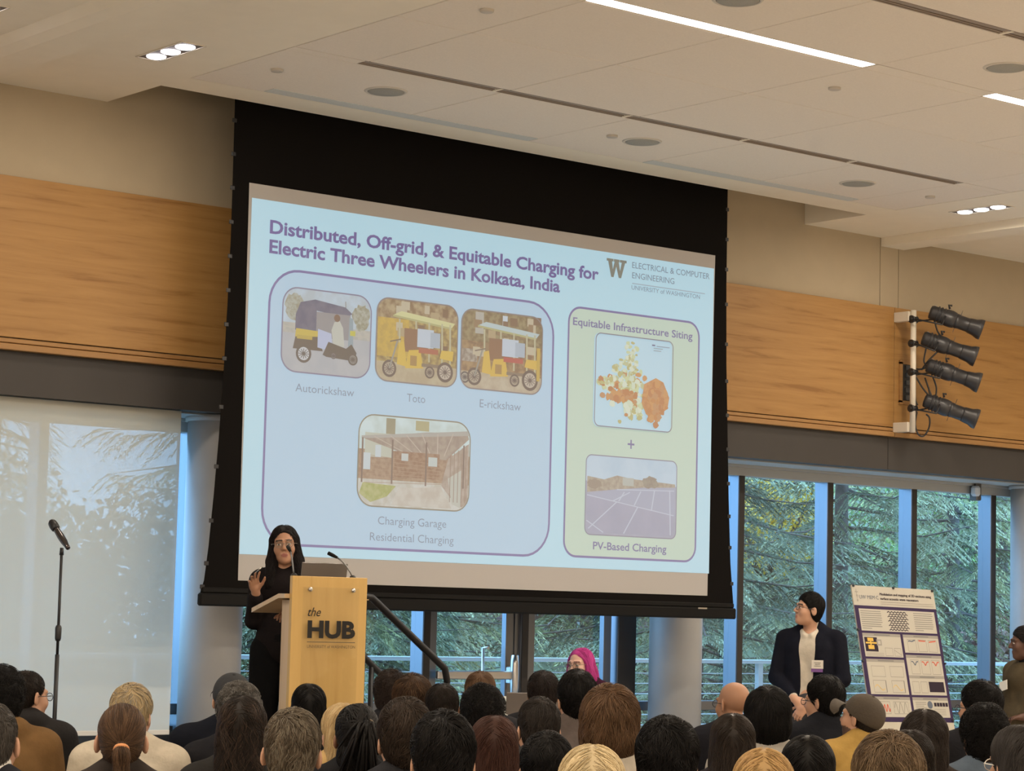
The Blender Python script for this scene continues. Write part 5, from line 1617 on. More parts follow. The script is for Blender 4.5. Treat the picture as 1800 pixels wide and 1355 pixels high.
def make_hair(style, col, rng, n, hi=None, gloss=.42, scale=1.0):
    """hair in head coordinates: list of (verts, quads, colours)"""
    out = []
    n = int(n * (3.3 if scale > 1 else 2.3))
    base = np.asarray(col, float)
    def shell(S, h=.0065, c=None):
        V, F = S.uniform(h); out.append((V, F, np.tile((base if c is None else np.asarray(c)) * .8, (len(V), 1)))); return V
    def locks(*a, **k):
        r = hair_strands(*a, **k)
        if r is not None: out.append(r)
    up = lambda V: (V[:, 1] < .06)
    if style in ('short', 'neat', 'crop', 'thin', 'grey_short'):
        crop = style == 'crop'
        S = hair_base(*( (.007, .008, .007) if crop else (.012, .018, .014)), nape=-.078 if not crop else -.07, side=-.035)
        if style == 'thin':
            S = hair_base(.009, .008, .011, nape=-.08)
        V = shell(S)
        locks(S, V, n, rng, flow_swirl if style == 'neat' else flow_crown, .045 if not crop else .018, 6, .0017, .005 if not crop else .002, base, wave=.2, wfreq=.6, jit=.3, hi=hi)
    elif style == 'full':                # thick straight mop to the collar
        S = hair_base(.022, .026, .022, nape=-.105, side=-.06, ears=False)
        S.ell((0, -.05, -.03), (.090, .066, .075), .03); S.cut((0, .2, -1), (0, -.05, -.10), .01); S.cut((0, .9, -.45), (0, .03, -.03), .01)
        V = shell(S)
        locks(S, V, n, rng, flow_crown, .085, 8, .0019, .005, base, wave=.2, wfreq=.7, jit=.2, hi=hi)
    elif style in ('mop', 'tousled'):    # fuller short hair
        S = hair_base(.018, .026, .02, nape=-.082, side=-.04, ears=(style != 'tousled'))
        V = shell(S)
        locks(S, V, n, rng, flow_swirl, .055, 7, .0018, .007, base, wave=.3, wfreq=.8, jit=.38, hi=hi)
    elif style in ('curly', 'afro'):
        a = style == 'afro'
        S = hair_base(.022 if not a else .034, .028 if not a else .036, .022 if not a else .03, nape=-.085, side=-.045, ears=False)
        V = shell(S)
        locks(S, V, int(n * 1.4), rng, flow_crown, .045, 9, .0018, .010 if not a else .016, base, wave=1.7, wfreq=1.6, jit=.7, hi=hi)
    elif style == 'wavy':
        S = hair_base(.02, .024, .022, nape=-.09, side=-.05, ears=False)
        V = shell(S)
        locks(S, V, n, rng, flow_crown, .08, 10, .0017, .008, base, wave=.5, wfreq=1.2, jit=.25, hi=hi)
    elif style in ('long', 'long_wavy', 'long_part', 'bob'):
        S = hair_base(.014, .016, .016, nape=-.4, side=-.5, ears=False)
        if style == 'bob': S = hair_base(.018, .018, .02, nape=-.4, side=-.5, ears=False)
        zb = -.13 if style == 'bob' else -.27
        S.ell((0, -.055, -.06), (.092, .062, .12), .03)
        if style != 'bob': S.ell((0, -.082, -.17), (.098, .046, .14), .03)
        S.cut((0, .97, -.25), (0, .025, .0), .012)
        S.cut((0, 0, -1), (0, 0, zb), .01)
        V = shell(S)
        locks(S, V, n, rng, flow_part, .17 if style != 'bob' else .10, 10, .0019, .004, base, wave=.7 if style == 'long_wavy' else .18, wfreq=1.5, jit=.14, hi=hi)
        locks(S, V, n // 3, rng, flow_part, .14, 8, .002, .005, base, keep=lambda q: q[:, 2] < zb + .12, wave=.7 if style == 'long_wavy' else .25, jit=.2, hi=hi)
    elif style == 'ponytail':
        S = hair_base(.008, .010, .010, nape=-.072, side=-.045)
        V = shell(S)
        locks(S, V, n, rng, flow_tie, .10, 9, .0016, .002, base, keep=lambda q: np.linalg.norm(q - TIE, axis=1) > .03, jit=.06, hi=hi)
        T = Solid(); T.cone(TIE, TIE + [0, -.03, -.03], .017, .022, .01).cone(TIE + [0, -.03, -.03], TIE + [.004, -.025, -.12], .022, .026, .02).cone(TIE + [.004, -.025, -.12], TIE + [.0, -.01, -.22], .026, .006, .02)
        V2 = shell(T, .006)
        locks(T, V2, n // 2, rng, flow_down, .13, 8, .0016, .004, base, jit=.1, hi=hi, wave=.2)
    elif style == 'locs':                # braids gathered high, hanging down behind
        S = hair_base(.014, .018, .016, nape=-.075, side=-.045)
        V = shell(S)
        tie = np.array([.035, -.105, .055])
        locks(S, V, n // 3, rng, lambda P: (tie - P), .09, 8, .0058, .003, base, keep=lambda q: np.linalg.norm(q - tie, axis=1) > .03, jit=.05)
        B = MB()
        for k in range(46):
            a = rng.uniform(0, 6.28); r = rng.uniform(0, .022)
            p0 = tie + np.array([r * math.cos(a), r * math.sin(a) - .01, .012])
            e = np.array([rng.uniform(-.075, .085), rng.uniform(-.115, -.075) - .03, rng.uniform(-.17, -.03)])
            mid = (p0 + e) / 2 + np.array([0, -.045, .035])
            Q = [p0, p0 * .5 + mid * .5 + [0, -.008, .018], mid, mid * .45 + e * .55 + [0, -.010, .0], e]
            B.tube(Q, [.0055, .0062, .006, .0056, .003], 6)
        Vb = np.array(B.v); Fb = np.array([f for f in B.f if len(f) == 4])
        out.append((Vb, Fb, np.tile(base, (len(Vb), 1)) * np.repeat(1 + rng.uniform(-.25, .25, (len(Vb) // 30, 1)), 30, axis=0)))
        L2 = Solid(); L2.ell((0, -.07, -.07), (.074, .045, .085), .02); L2.cut((0, .3, -1), (0, -.05, -.15), .01); L2.cut((0, 1, 0), (0, -.02, 0), .01)
        V3 = shell(L2, .007)
        locks(L2, V3, n // 3, rng, flow_down, .11, 8, .0055, .006, base, wave=.3, jit=.08)
    elif style == 'fringe_bald':         # bald crown, clipped fringe at the back
        S = Solid(); S.ell((0, -.019, .03), (.0755, .0965, .078), .01); S.cut((0, -.2, 1), (0, -.09, .028), .02); S.cut((0, .15, -1), (0, -.05, -.072), .012); S.cut((0, .9, -.45), (0, .0, -.03), .012)
        for s in (-1, 1): S.ell((s * .088, .002, -.018), (.026, .030, .038), .008, True)
        V = shell(S)
    return out


def merge_parts(parts):
    Vs, Fs, Cs, b = [], [], [], 0
    for V, F, C in parts:
        Vs.append(V); Fs.append(F + b); Cs.append(C); b += len(V)
    return np.concatenate(Vs), np.concatenate(Fs), np.concatenate(Cs)
# ------------------------------------------------------------------ people
M_SKIN = vcol_mat('skin', .52, .35)
M_LENSG = glass_mat('eyeglass_lens', (.95, .97, .98), .12)
M_FRAME = mat('eyeglass_frame', (.015, .014, .014), .35)
M_FRAMEP = mat('eyeglass_frame_pale', (.70, .66, .60), .35)
M_FRAMEM = mat('eyeglass_frame_metal', (.25, .2, .16), .3, metal=.7)
SK = {'fair': (.50, .29, .205), 'light': (.46, .255, .165), 'tan': (.36, .19, .115), 'brown': (.21, .10, .060), 'dark': (.085, .040, .026), 'pale': (.55, .34, .26)}
_cm = {}
def cloth(col, bump=.25, rough=.88):
    k = (col, bump)
    if k not in _cm: _cm[k] = mat('cloth', tuple(c * (.65 if max(col) < .06 else 1) for c in col), rough, var=.12, scale=18, bump=bump, bscale=55, spec=.08)
    return _cm[k]


def glasses(parent, Rh, ch, s, m=M_FRAME, name='glasses'):
    T = lambda p: Rh @ (np.asarray(p, float) * s) + ch
    b = MB()
    for sx in (-1, 1):
        ringp = [T((sx * .033 + .024 * math.cos(a) * 1.0, .1035 - .10 * abs(.024 * math.cos(a) * sx + .033 - .033) * .3, -.001 + .019 * math.sin(a))) for a in np.linspace(0, 2 * PI, 19)]
        b.tube(ringp, .0018, 6, caps=False)
        b.tube([T((sx * .056, .101, .005)), T((sx * .080, .070, .006)), T((sx * .083, -.005, .004)), T((sx * .080, -.022, -.012))], .002, 6)
    b.tube([T((-.010, .105, .003)), T((0, .108, .005)), T((.010, .105, .003))], .0018, 6)
    g = b.build(name, m, parent)
    l = MB()
    for sx in (-1, 1): l.add([T((sx * .033 + .0225 * math.cos(a), .1030, -.001 + .0175 * math.sin(a))) for a in np.linspace(0, 2 * PI, 17)[:-1]], [tuple(range(16))])
    l.build('lens', M_LENSG, g)
    return g


def build_person(loc, az, scale, label, torso, head_c, Rh, skin, hair=None, clothes=(), female=False, beard=None, hs=.97, extra_fine=(), specs=None, lip=None, brow=None, h_fine=.0058, group=None, hair_name='hair', hgloss=.42, hcut=None, skin_cut=None):
    """torso: Solid of the body below the head; the head is blended on, so the body is one surface"""
    root_mb = None
    ch = np.asarray(head_c, float)
    S = Solid().join(torso).join(head_solid(female).moved(Rh, ch, hs))
    lo, hi = S.bounds()
    r = .13 * hs
    fine = [[(ch[i] - r, ch[i] + r)] for i in range(3)]
    for a, b in extra_fine:
        for i in range(3): fine[i].append((a[i], b[i]))
    V, F = S.mesh(*[axis(lo[i], hi[i], fine[i], h_fine, .017) for i in range(3)])
    Ph = (V - ch) @ Rh / hs
    C = np.tile(np.asarray(skin, np.float32), (len(V), 1))
    inh = (np.linalg.norm(Ph, axis=1) < .16) & (Ph[:, 2] > -.125)
    hcol = head_colours(Ph, skin, lip, brow or (.03, .022, .018), beard)
    C[inh] = hcol[inh]
    o = raw_mesh('person', V, F, M_SKIN, None, C)
    o.location = loc; o.rotation_euler = (0, 0, -az); o.scale = (scale,) * 3
    tag(o, label, 'person', group)
    if hair:
        Vh, Fh, Chh = merge_parts(hair)
        raw_mesh(hair_name, (Vh * hs) @ Rh.T + ch, Fh, hair_mat(hgloss), o, Chh)
    for nm, Sd, m, h in clothes:
        Vc, Fc = Sd.uniform(h)
        raw_mesh(nm, Vc, Fc, m, o)
    if specs is not None: glasses(o, Rh, ch, hs, specs)
    return o


def sitting(lean=0.0, wide=1.0, tw=0.0, fem=False):
    """seated body without the head, facing +Y, seat at z .44"""
    B = Solid(); w = wide * (.92 if fem else 1.0)
    B.ell((0, .0, .545), (.165 * w, .13, .105), .02)
    for s in (-1, 1): B.cone((s * .055 * w, .0, .60), (s * .07 * w, -.015 + lean, .90), .098, .105, .03)
    B.ell((0, -.012 + lean, .93), (.165 * w, .108, .14), .03)
    B.cone((-.15 * w, -.02 + lean, 1.0), (.15 * w, -.02 + lean, 1.0), .058, .058, .03)
    for s in (-1, 1):
        B.cone((s * .12 * w, -.025 + lean, 1.02), (s * .02, -.03 + lean, 1.085), .045, .045, .03)
        B.cone((s * .178 * w, -.018 + lean, .995), (s * .225 * w, .03 + lean, .745), .052, .042, .02)
        B.cone((s * .225 * w, .03 + lean, .745), (s * .12, .255, .655), .041, .027, .015)
        h = hand_solid((.3, .32, .35, .4), .06, .5, s > 0)
        R = np.stack([_unit((-.35 * s * 0 + 1, 0, 0)), _unit((0, -.25, -1)), _unit((-.3 * s, 1, -.2))], 1)
        R[:, 2] = _unit(R[:, 2]); R[:, 0] = _unit(np.cross(R[:, 1], R[:, 2])); R[:, 1] = np.cross(R[:, 2], R[:, 0])
        B.join(h.moved(R, (s * .115, .265, .65), .95))
        B.cone((s * .085, .03, .525), (s * .12, .43, .535), .083, .058, .02)
        B.cone((s * .12, .43, .535), (s * .12, .41, .10), .056, .036, .015)
        B.cone((s * .12, .40, .055), (s * .125, .55, .04), .038, .03, .015)
    B.cone((0, -.03 + lean, 1.02), (0, -.012 + lean * 1.1, 1.12), .056, .052, .02)
    return B


def sit_top(lean=0.0, wide=1.0, fem=False, th=.016, collar=.0, hood=0.0, bulk=0.0):
    B = Solid(); w = wide * (.92 if fem else 1.0)
    t = th
    B.ell((0, .0, .56), (.165 * w + t + .008, .135 + t, .12), .02)
    for s in (-1, 1): B.cone((s * .055 * w, .0, .60), (s * .07 * w, -.015 + lean, .90), .10 + t + bulk, .107 + t + bulk, .03)
    B.ell((0, -.012 + lean, .93), (.167 * w + t, .112 + t + bulk, .145), .03)
    B.cone((-.152 * w, -.02 + lean, 1.0), (.152 * w, -.02 + lean, 1.0), .06 + t, .06 + t, .03)
    for s in (-1, 1):
        B.cone((s * .12 * w, -.025 + lean, 1.02), (s * .030, -.033 + lean, 1.082), .047 + t, .050 + t * .5, .03)
        B.cone((s * .180 * w, -.018 + lean, .993), (s * .228 * w, .03 + lean, .745), .055 + t + bulk, .046 + t + bulk, .025)
        B.cone((s * .228 * w, .03 + lean, .745), (s * .135, .225, .668), .044 + t + bulk, .032 + t, .02)
    if collar: B.cone((0, -.030 + lean, 1.06), (0, -.022 + lean, 1.06 + collar), .066, .068, .012)
    if hood:
        B.ell((0, -.075 + lean, 1.075), (.115, .055, .05), .03); 
        for s in (-1, 1): B.cone((s * .08, -.05 + lean, 1.08), (s * .05, .05 + lean, 1.05), .035, .03, .02)
    return B


def sit_pants(fem=False):
    B = Solid()
    B.ell((0, .0, .545), (.178, .142, .112), .02)
    for s in (-1, 1):
        B.cone((s * .085, .03, .525), (s * .12, .43, .535), .094, .070, .025)
        B.cone((s * .12, .43, .535), (s * .12, .41, .13), .068, .055, .02)
    return B


def sit_shoes():
    B = Solid()
    for s in (-1, 1):
        B.cone((s * .12, .39, .060), (s * .126, .565, .042), .052, .040, .02); B.cut((0, 0, -1), (0, 0, .0), .006)
    return B


HC = {'black': (.0065, .0055, .0052), 'dark': (.016, .0115, .009), 'brown': (.050, .028, .016), 'lbrown': (.13, .078, .042), 'blonde': (.42, .29, .14), 'pblonde': (.50, .40, .24),
      'grey': (.16, .145, .125), 'dgrey': (.055, .048, .042), 'auburn': (.05, .022, .016)}


def cap_parts(o, Rh, ch, hs, m, colour='black'):
    Rh = Rh @ rotm(math.radians(20), 0, 0)
    S = Solid(); S.ell((0, -.015, .036), (.092, .113, .100), .01); S.cut((0, .10, -1), (0, .0, .012), .008)
    V, F = S.uniform(.0065); crown = raw_mesh('cap', (V * hs) @ Rh.T + ch, F, m, o)
    T = lambda p: Rh @ (np.asarray(p, float) * hs) + ch
    # curved bill
    n = 14; P0, P1 = [], []
    for i in range(n + 1):
        a = PI * i / n; x = -.086 * math.cos(a); f = math.sin(a)
        P0.append((x, .062 + .050 * math.sqrt(max(0, 1 - (x / .094) ** 2)), .022 - 3 * x * x)); P1.append((x * .98, .10 + .078 * f ** .8, .016 - 6.0 * x * x))
    Vb = [T(p) for p in P0] + [T(p) for p in P1] + [T((p[0], p[1], p[2] - .004)) for p in P0] + [T((p[0], p[1], p[2] - .004)) for p in P1]
    k = n + 1; Fb = []
    for i in range(n): Fb += [(i, i + 1, k + i + 1, k + i), (2 * k + i, 3 * k + i, 3 * k + i + 1, 2 * k + i + 1), (k + i, k + i + 1, 3 * k + i + 1, 3 * k + i)]
    b = MB(); b.add(Vb, Fb, True); b.build('bill', m, crown)
    MB().lathe([(.008, -.002), (.008, .003), (.004, .006), (.001, .0065)], T((0, -.018, .134)), 12, R=Rh).build('button', m, crown)
    # rear opening band
    return crown


PEOPLE_RNG = np.random.default_rng(11)
def audience(px, top, t, label, hair='short', hc='black', skin='light', turn=0.0, pitch=0.0, tilt=0.0, wear='sweater', wc=(.03, .03, .034), body=0.45, n=900, hi=None, specs=None, cap=None, fem=False, collar=.0, hood=0.0, bulk=0.0, beard=None, wide=1.0, extra=None, hgloss=.42, fluff=0.0, hrise=.02, hs=.97, lean=0.0):
    """seated listener: px = middle of the head in the photo, top = top of the hair, t = distance along the view"""
    rng = np.random.default_rng(int(px) * 7 + int(top))
    view_az = YAW + math.atan((px - CX) / F_PX)
    body_az = view_az + math.radians(turn * body)
    yaw = -math.radians(turn * (1 - body))
    P = at_t(px, top, t)
    # head centre sits (skull top + hair) below the top
    local_top = 1.185 + .118 * hs + hrise
    sc = P[2] / local_top
    hc_l = np.array([0, .005 + lean * 1.15, 1.185])
    fw = np.array([math.sin(body_az), math.cos(body_az), 0])
    hp = at_t(px, top + .10 * F_PX / t * sc, t)      # head centre in the photo
    loc = np.array([hp[0], hp[1], 0]) - fw * (hc_l[1] + .0) * sc
    Rh = rot_az(math.radians(pitch), yaw, math.radians(tilt))
    B = sitting(lean, wide, fem=fem)
    H = make_hair(hair, HC[hc] if isinstance(hc, str) else hc, rng, n, hi, scale=9.5 / t) if hair else None
    cl = [(wear, sit_top(lean, wide, fem, .016, collar, hood, bulk), cloth(wc), .012), ('trousers', sit_pants(), cloth((.03, .032, .04)), .016), ('shoes', sit_shoes(), cloth((.02, .018, .016)), .014)]
    o = build_person(tuple(loc), body_az, sc, label, B, hc_l, Rh, SK[skin], H, cl, fem, beard, hs, specs=specs, hgloss=hgloss)
    if cap: cap_parts(o, Rh, hc_l, hs, cap)
    if extra: extra(o, Rh, hc_l, hs)
    return o


def hair_tie(o, Rh, ch, hs):
    T = lambda p: Rh @ (np.asarray(p, float) * hs) + ch
    c = TIE + [0, -.012, -.012]
    ax = _unit((0, -1, -1)); s = np.array([1.0, 0, 0]); u_ = np.cross(ax, s)
    MB().tube([T(c + .021 * (math.cos(a) * s + math.sin(a) * u_)) for a in np.linspace(0, 2 * PI, 17)], .0075, 8, caps=False).build('hair_tie', mat('hair_tie', (.58, .25, .10), .6), o)
def loc_tie(o, Rh, ch, hs):
    T = lambda p: Rh @ (np.asarray(p, float) * hs) + ch
    c = np.array([.035, -.112, .066])
    MB().tube([T(c + .028 * np.array([math.cos(a), math.sin(a) * .5, math.sin(a) * .6])) for a in np.linspace(0, 2 * PI, 17)], .004, 6, caps=False).build('hair_tie', mat('hair_tie_cord', (.10, .075, .05), .6), o)
def hair_clip(o, Rh, ch, hs):
    T = lambda p: Rh @ (np.asarray(p, float) * hs) + ch
    MB().box(T((.085, -.065, .035)), (.012, .06, .10), Rh @ rotm(.5, .1, -.5), bev=.005).build('hair_clip', mat('hair_clip', (.72, .42, .12), .4), o)
def shirt_collar(col):
    def f(o, Rh, ch, hs):
        S = Solid(); S.cone((0, -.030, 1.075), (0, -.020, 1.12), .070, .064, .01); S.cone((0, -.02, 1.06), (0, -.015, 1.16), .055, .052, .004, True)
        V, F = S.uniform(.007); raw_mesh('shirt_collar', V, F, cloth(col, .1), o)
    return f
M_CAPB = mat('cap_black', (.020, .021, .024), .85, bump=.2)
M_CAPO = mat('cap_olive', (.060, .046, .032), .85, var=.15, bump=.2)

A = audience
A(-14, 1228, 6.6, 'grey-haired person in white collar cut off by the lower left corner', 'crop', 'dgrey', 'light', 12, wc=(.03, .03, .036), wear='jacket', extra=shirt_collar((.62, .60, .56)), n=700)
A(2, 1175, 9.3, 'person with dark curly hair and brown canvas coat at the left edge', 'curly', 'black', 'tan', 0, wc=(.15, .085, .035), wear='coat', hood=1, bulk=.012, n=1000)
A(51, 1174, 10.3, 'person with glasses and dark hooded jacket left of the microphone stand, facing right', 'crop', 'dark', 'light', 52, wc=(.028, .026, .026), wear='hooded_jacket', hood=1, specs=M_FRAME, n=900, bulk=.01)
A(233, 1204, 9.2, 'person with pale blond hair and cream shirt, behind the ponytailed listener', 'mop', (.46, .35, .20), 'fair', 18, wc=(.46, .41, .33), wear='shirt', n=900, hi=(.30, .26, .20), wide=1.06)
A(214, 1236, 7.25, 'person with brown ponytail held by an orange hair tie', 'ponytail', 'brown', 'light', 0, wc=(.05, .04, .035), wear='sweater', fem=True, n=1300, hi=(.11, .062, .034), extra=hair_tie, hrise=.012)
A(407, 1180, 10.1, 'person in black baseball cap and dark navy jacket left of the lectern', 'crop', 'black', 'light', -8, wc=(.012, .014, .022), wear='jacket', cap=M_CAPB, n=500, bulk=.012, hrise=.016, wide=1.1)
A(418, 1203, 9.4, 'person with grey-flecked curly hair behind the long-haired listener', 'curly', (.075, .068, .06), 'light', -10, wc=(.02, .02, .024), n=900, hi=(.17, .16, .15))
A(427, 1221, 7.9, 'person with long dark brown wavy hair in front of the curly grey-haired listener', 'long_wavy', 'dark', 'light', 8, wc=(.03, .028, .026), wear='jacket', fem=True, n=1300, hi=(.045, .028, .02))
A(514, 1244, 6.5, 'person with short grey-brown hair and bare ears below the lectern', 'neat', (.085, .065, .045), 'light', 3, tilt=2, wc=(.25, .22, .19), wear='shirt', n=1600, hi=(.16, .135, .10), body=.3)
A(543, 1200, 10.7, 'person with straight black hair right in front of the lectern', 'long', 'black', 'light', 0, wc=(.02, .02, .022), fem=True, n=900, hgloss=.36)
A(599, 1234, 8.9, 'person with honey blond hair and tan jacket beside the braided listener', 'long', 'blonde', 'fair', -25, wc=(.42, .28, .12), wear='jacket', fem=True, n=1000, hi=(.55, .42, .24))
A(628, 1237, 8.2, 'person with dark braids half tied up below the lectern', 'locs', 'black', 'brown', 0, wc=(.02, .02, .022), fem=True, n=900, extra=loc_tie)
A(687, 1181, 11.6, 'person with dark brown curls under the stair hand rail', 'curly', (.03, .02, .016), 'tan', -5, wc=(.03, .03, .035), n=900)
A(724, 1186, 10.6, 'person with wavy chestnut hair and pale ear tips right of the dark curls', 'wavy', 'brown', 'light', -5, wc=(.05, .05, .05), n=1000, hi=(.10, .055, .03))
A(777, 1197, 10.3, 'person with close-cropped dark receding hair, left of the brown thinning head', 'thin', 'dark', 'tan', 0, wc=(.06, .05, .045), n=900)
A(711, 1231, 7.1, 'person with thick dark brown hair and one bare ear, in front of the chestnut-haired listener', 'mop', (.032, .022, .016), 'light', -10, wc=(.03, .03, .034), n=1300)
A(777, 1254, 6.15, 'large black-haired head in the front of the picture, left of the auburn long hair', 'mop', 'black', 'light', -8, wc=(.02, .02, .022), n=1600)
A(844, 1176, 11.5, 'person with thinning light brown hair left of the glass door handle', 'thin', (.12, .065, .035), 'fair', 0, wc=(.03, .03, .035), n=900, hi=(.16, .10, .06))
A(848, 1207, 9.5, 'person with a mass of black curls in front of the thinning brown head', 'curly', 'black', 'tan', 0, wc=(.02, .02, .024), n=1300)
A(868, 1256, 7.6, 'person with long auburn-black hair below the black curls', 'long', 'auburn', 'light', 0, wc=(.03, .025, .025), fem=True, n=1300)
A(955, 1181, 12.6, 'person with tousled dark hair left of the pink-haired person', 'tousled', (.022, .016, .014), 'light', 0, wc=(.03, .03, .035), n=900)
A(1013, 1180, 10.3, 'person with black hair, bare ear and taupe jacket in front of the pink-haired person', 'mop', 'black', 'light', -14, wc=(.10, .08, .072), wear='jacket', n=1000, bulk=.012)
A(945, 1225, 8.6, 'person with dark short hair and visible ear before the taupe laptop', 'short', (.026, .021, .018), 'light', -15, wc=(.05, .05, .05), n=1100)
A(1072, 1207, 7.3, 'person with thick medium brown hair and cream collar, tallest of the middle heads', 'full', (.085, .046, .024), 'light', 0, wc=(.45, .40, .33), wear='sweater', n=1700, hi=(.12, .07, .038))
A(960, 1285, 6.6, 'person with short black hair and a bare ear behind the pale blond hair', 'neat', 'black', 'light', -5, wc=(.03, .03, .03), n=1400)
A(1040, 1306, 5.6, 'person with pale blond hair cut off by the bottom edge in the middle', 'long_part', 'pblonde', 'fair', 0, wc=(.1, .1, .1), fem=True, n=1800, hi=(.36, .27, .14))
A(1173, 1264, 6.5, 'person with fluffy black hair below the grey column', 'tousled', 'black', 'light', 0, wc=(.03, .03, .03), n=1800)
A(1288, 1199, 11.4, 'bald person with black glasses left of the man in the dark suit', None, 'black', 'tan', -38, wc=(.02, .02, .026), wear='jacket', specs=M_FRAME, hrise=.0, n=10)
A(1350, 1209, 9.1, 'person with thick black hair and pale collar, before the man in the dark suit', 'full', 'black', 'tan', 0, wc=(.36, .33, .29), wear='shirt', n=1400)
A(1446, 1189, 11.8, 'person in dark suit and glasses turned left, below the standing man', 'mop', 'black', 'light', -58, wc=(.016, .017, .022), wear='suit_jacket', specs=M_FRAME, n=1000)
A(1512, 1216, 10.7, 'bearded person in an olive baseball cap and mustard jacket, turned left', 'crop', 'dark', 'light', -58, 7, wc=(.38, .24, .07), wear='jacket', cap=M_CAPO, beard=(.10, .06, .045), n=500, bulk=.012, hrise=.016, collar=.0, extra=None)
A(1288, 1252, 8.3, 'person with long dark brown hair right of the grey column', 'long', (.026, .019, .015), 'light', 0, wc=(.03, .025, .03), fem=True, n=1400, hgloss=.32)
A(1342, 1313, 6.0, 'person with golden blond hair cut off by the bottom edge', 'long_part', (.38, .24, .10), 'fair', 0, wc=(.2, .2, .2), fem=True, n=1800, hi=(.26, .15, .06))
A(1420, 1290, 6.9, 'person with glossy black hair right of the golden blond hair', 'long', 'black', 'light', 0, wc=(.03, .03, .03), fem=True, n=1500, hgloss=.36)
A(1562, 1290, 5.9, 'person with tousled light brown hair at the bottom, below the olive cap', 'wavy', (.095, .062, .036), 'light', 0, wc=(.1, .08, .06), n=1900, hi=(.16, .11, .065), fluff=.01)
A(1599, 1282, 7.6, 'person with smooth dark brown bob behind the tousled light brown hair', 'bob', 'dark', 'light', 0, wc=(.03, .03, .03), fem=True, n=1300, hgloss=.32)
A(1625, 1246, 8.4, 'person with dark brown bobbed hair right below the poster', 'bob', (.024, .018, .015), 'light', 0, wc=(.04, .03, .025), fem=True, n=1300, hgloss=.35)
A(1720, 1198, 11.0, 'person with black hair and dark glasses turned left, before the olive jacket', 'mop', 'black', 'light', -58, wc=(.018, .018, .022), wear='jacket', specs=M_FRAME, n=1000)
A(1729, 1242, 8.8, 'person with curly black hair and grey-blue collar near the right edge', 'curly', 'black', 'tan', -18, wc=(.10, .13, .17), wear='shirt', n=1200)
A(1788, 1272, 6.9, 'person with long straight dark hair and pale glasses at the right edge', 'long', (.028, .024, .022), 'light', -34, wc=(.04, .04, .04), fem=True, n=1400, specs=M_FRAMEP, extra=hair_clip)
# ------------------------------------------------------------------ the people facing the room
def frame_xyz(z, y):
    """columns: x, y, z axes with z along the given direction and y near the given one"""
    z = _unit(z); x = _unit(np.cross(y, z)); return np.stack([x, np.cross(z, x), z], 1)


def stand_legs(B, s_, hip, knee, ank, r=(.085, .058, .036)):
    B.cone(hip, knee, r[0], r[1], .025); B.cone(knee, ank, r[1] * .97, r[2], .015)
    B.cone(np.array(ank) + [0, .0, -.05], np.array(ank) + [s_ * .015, .15, -.06], .034, .027, .012)


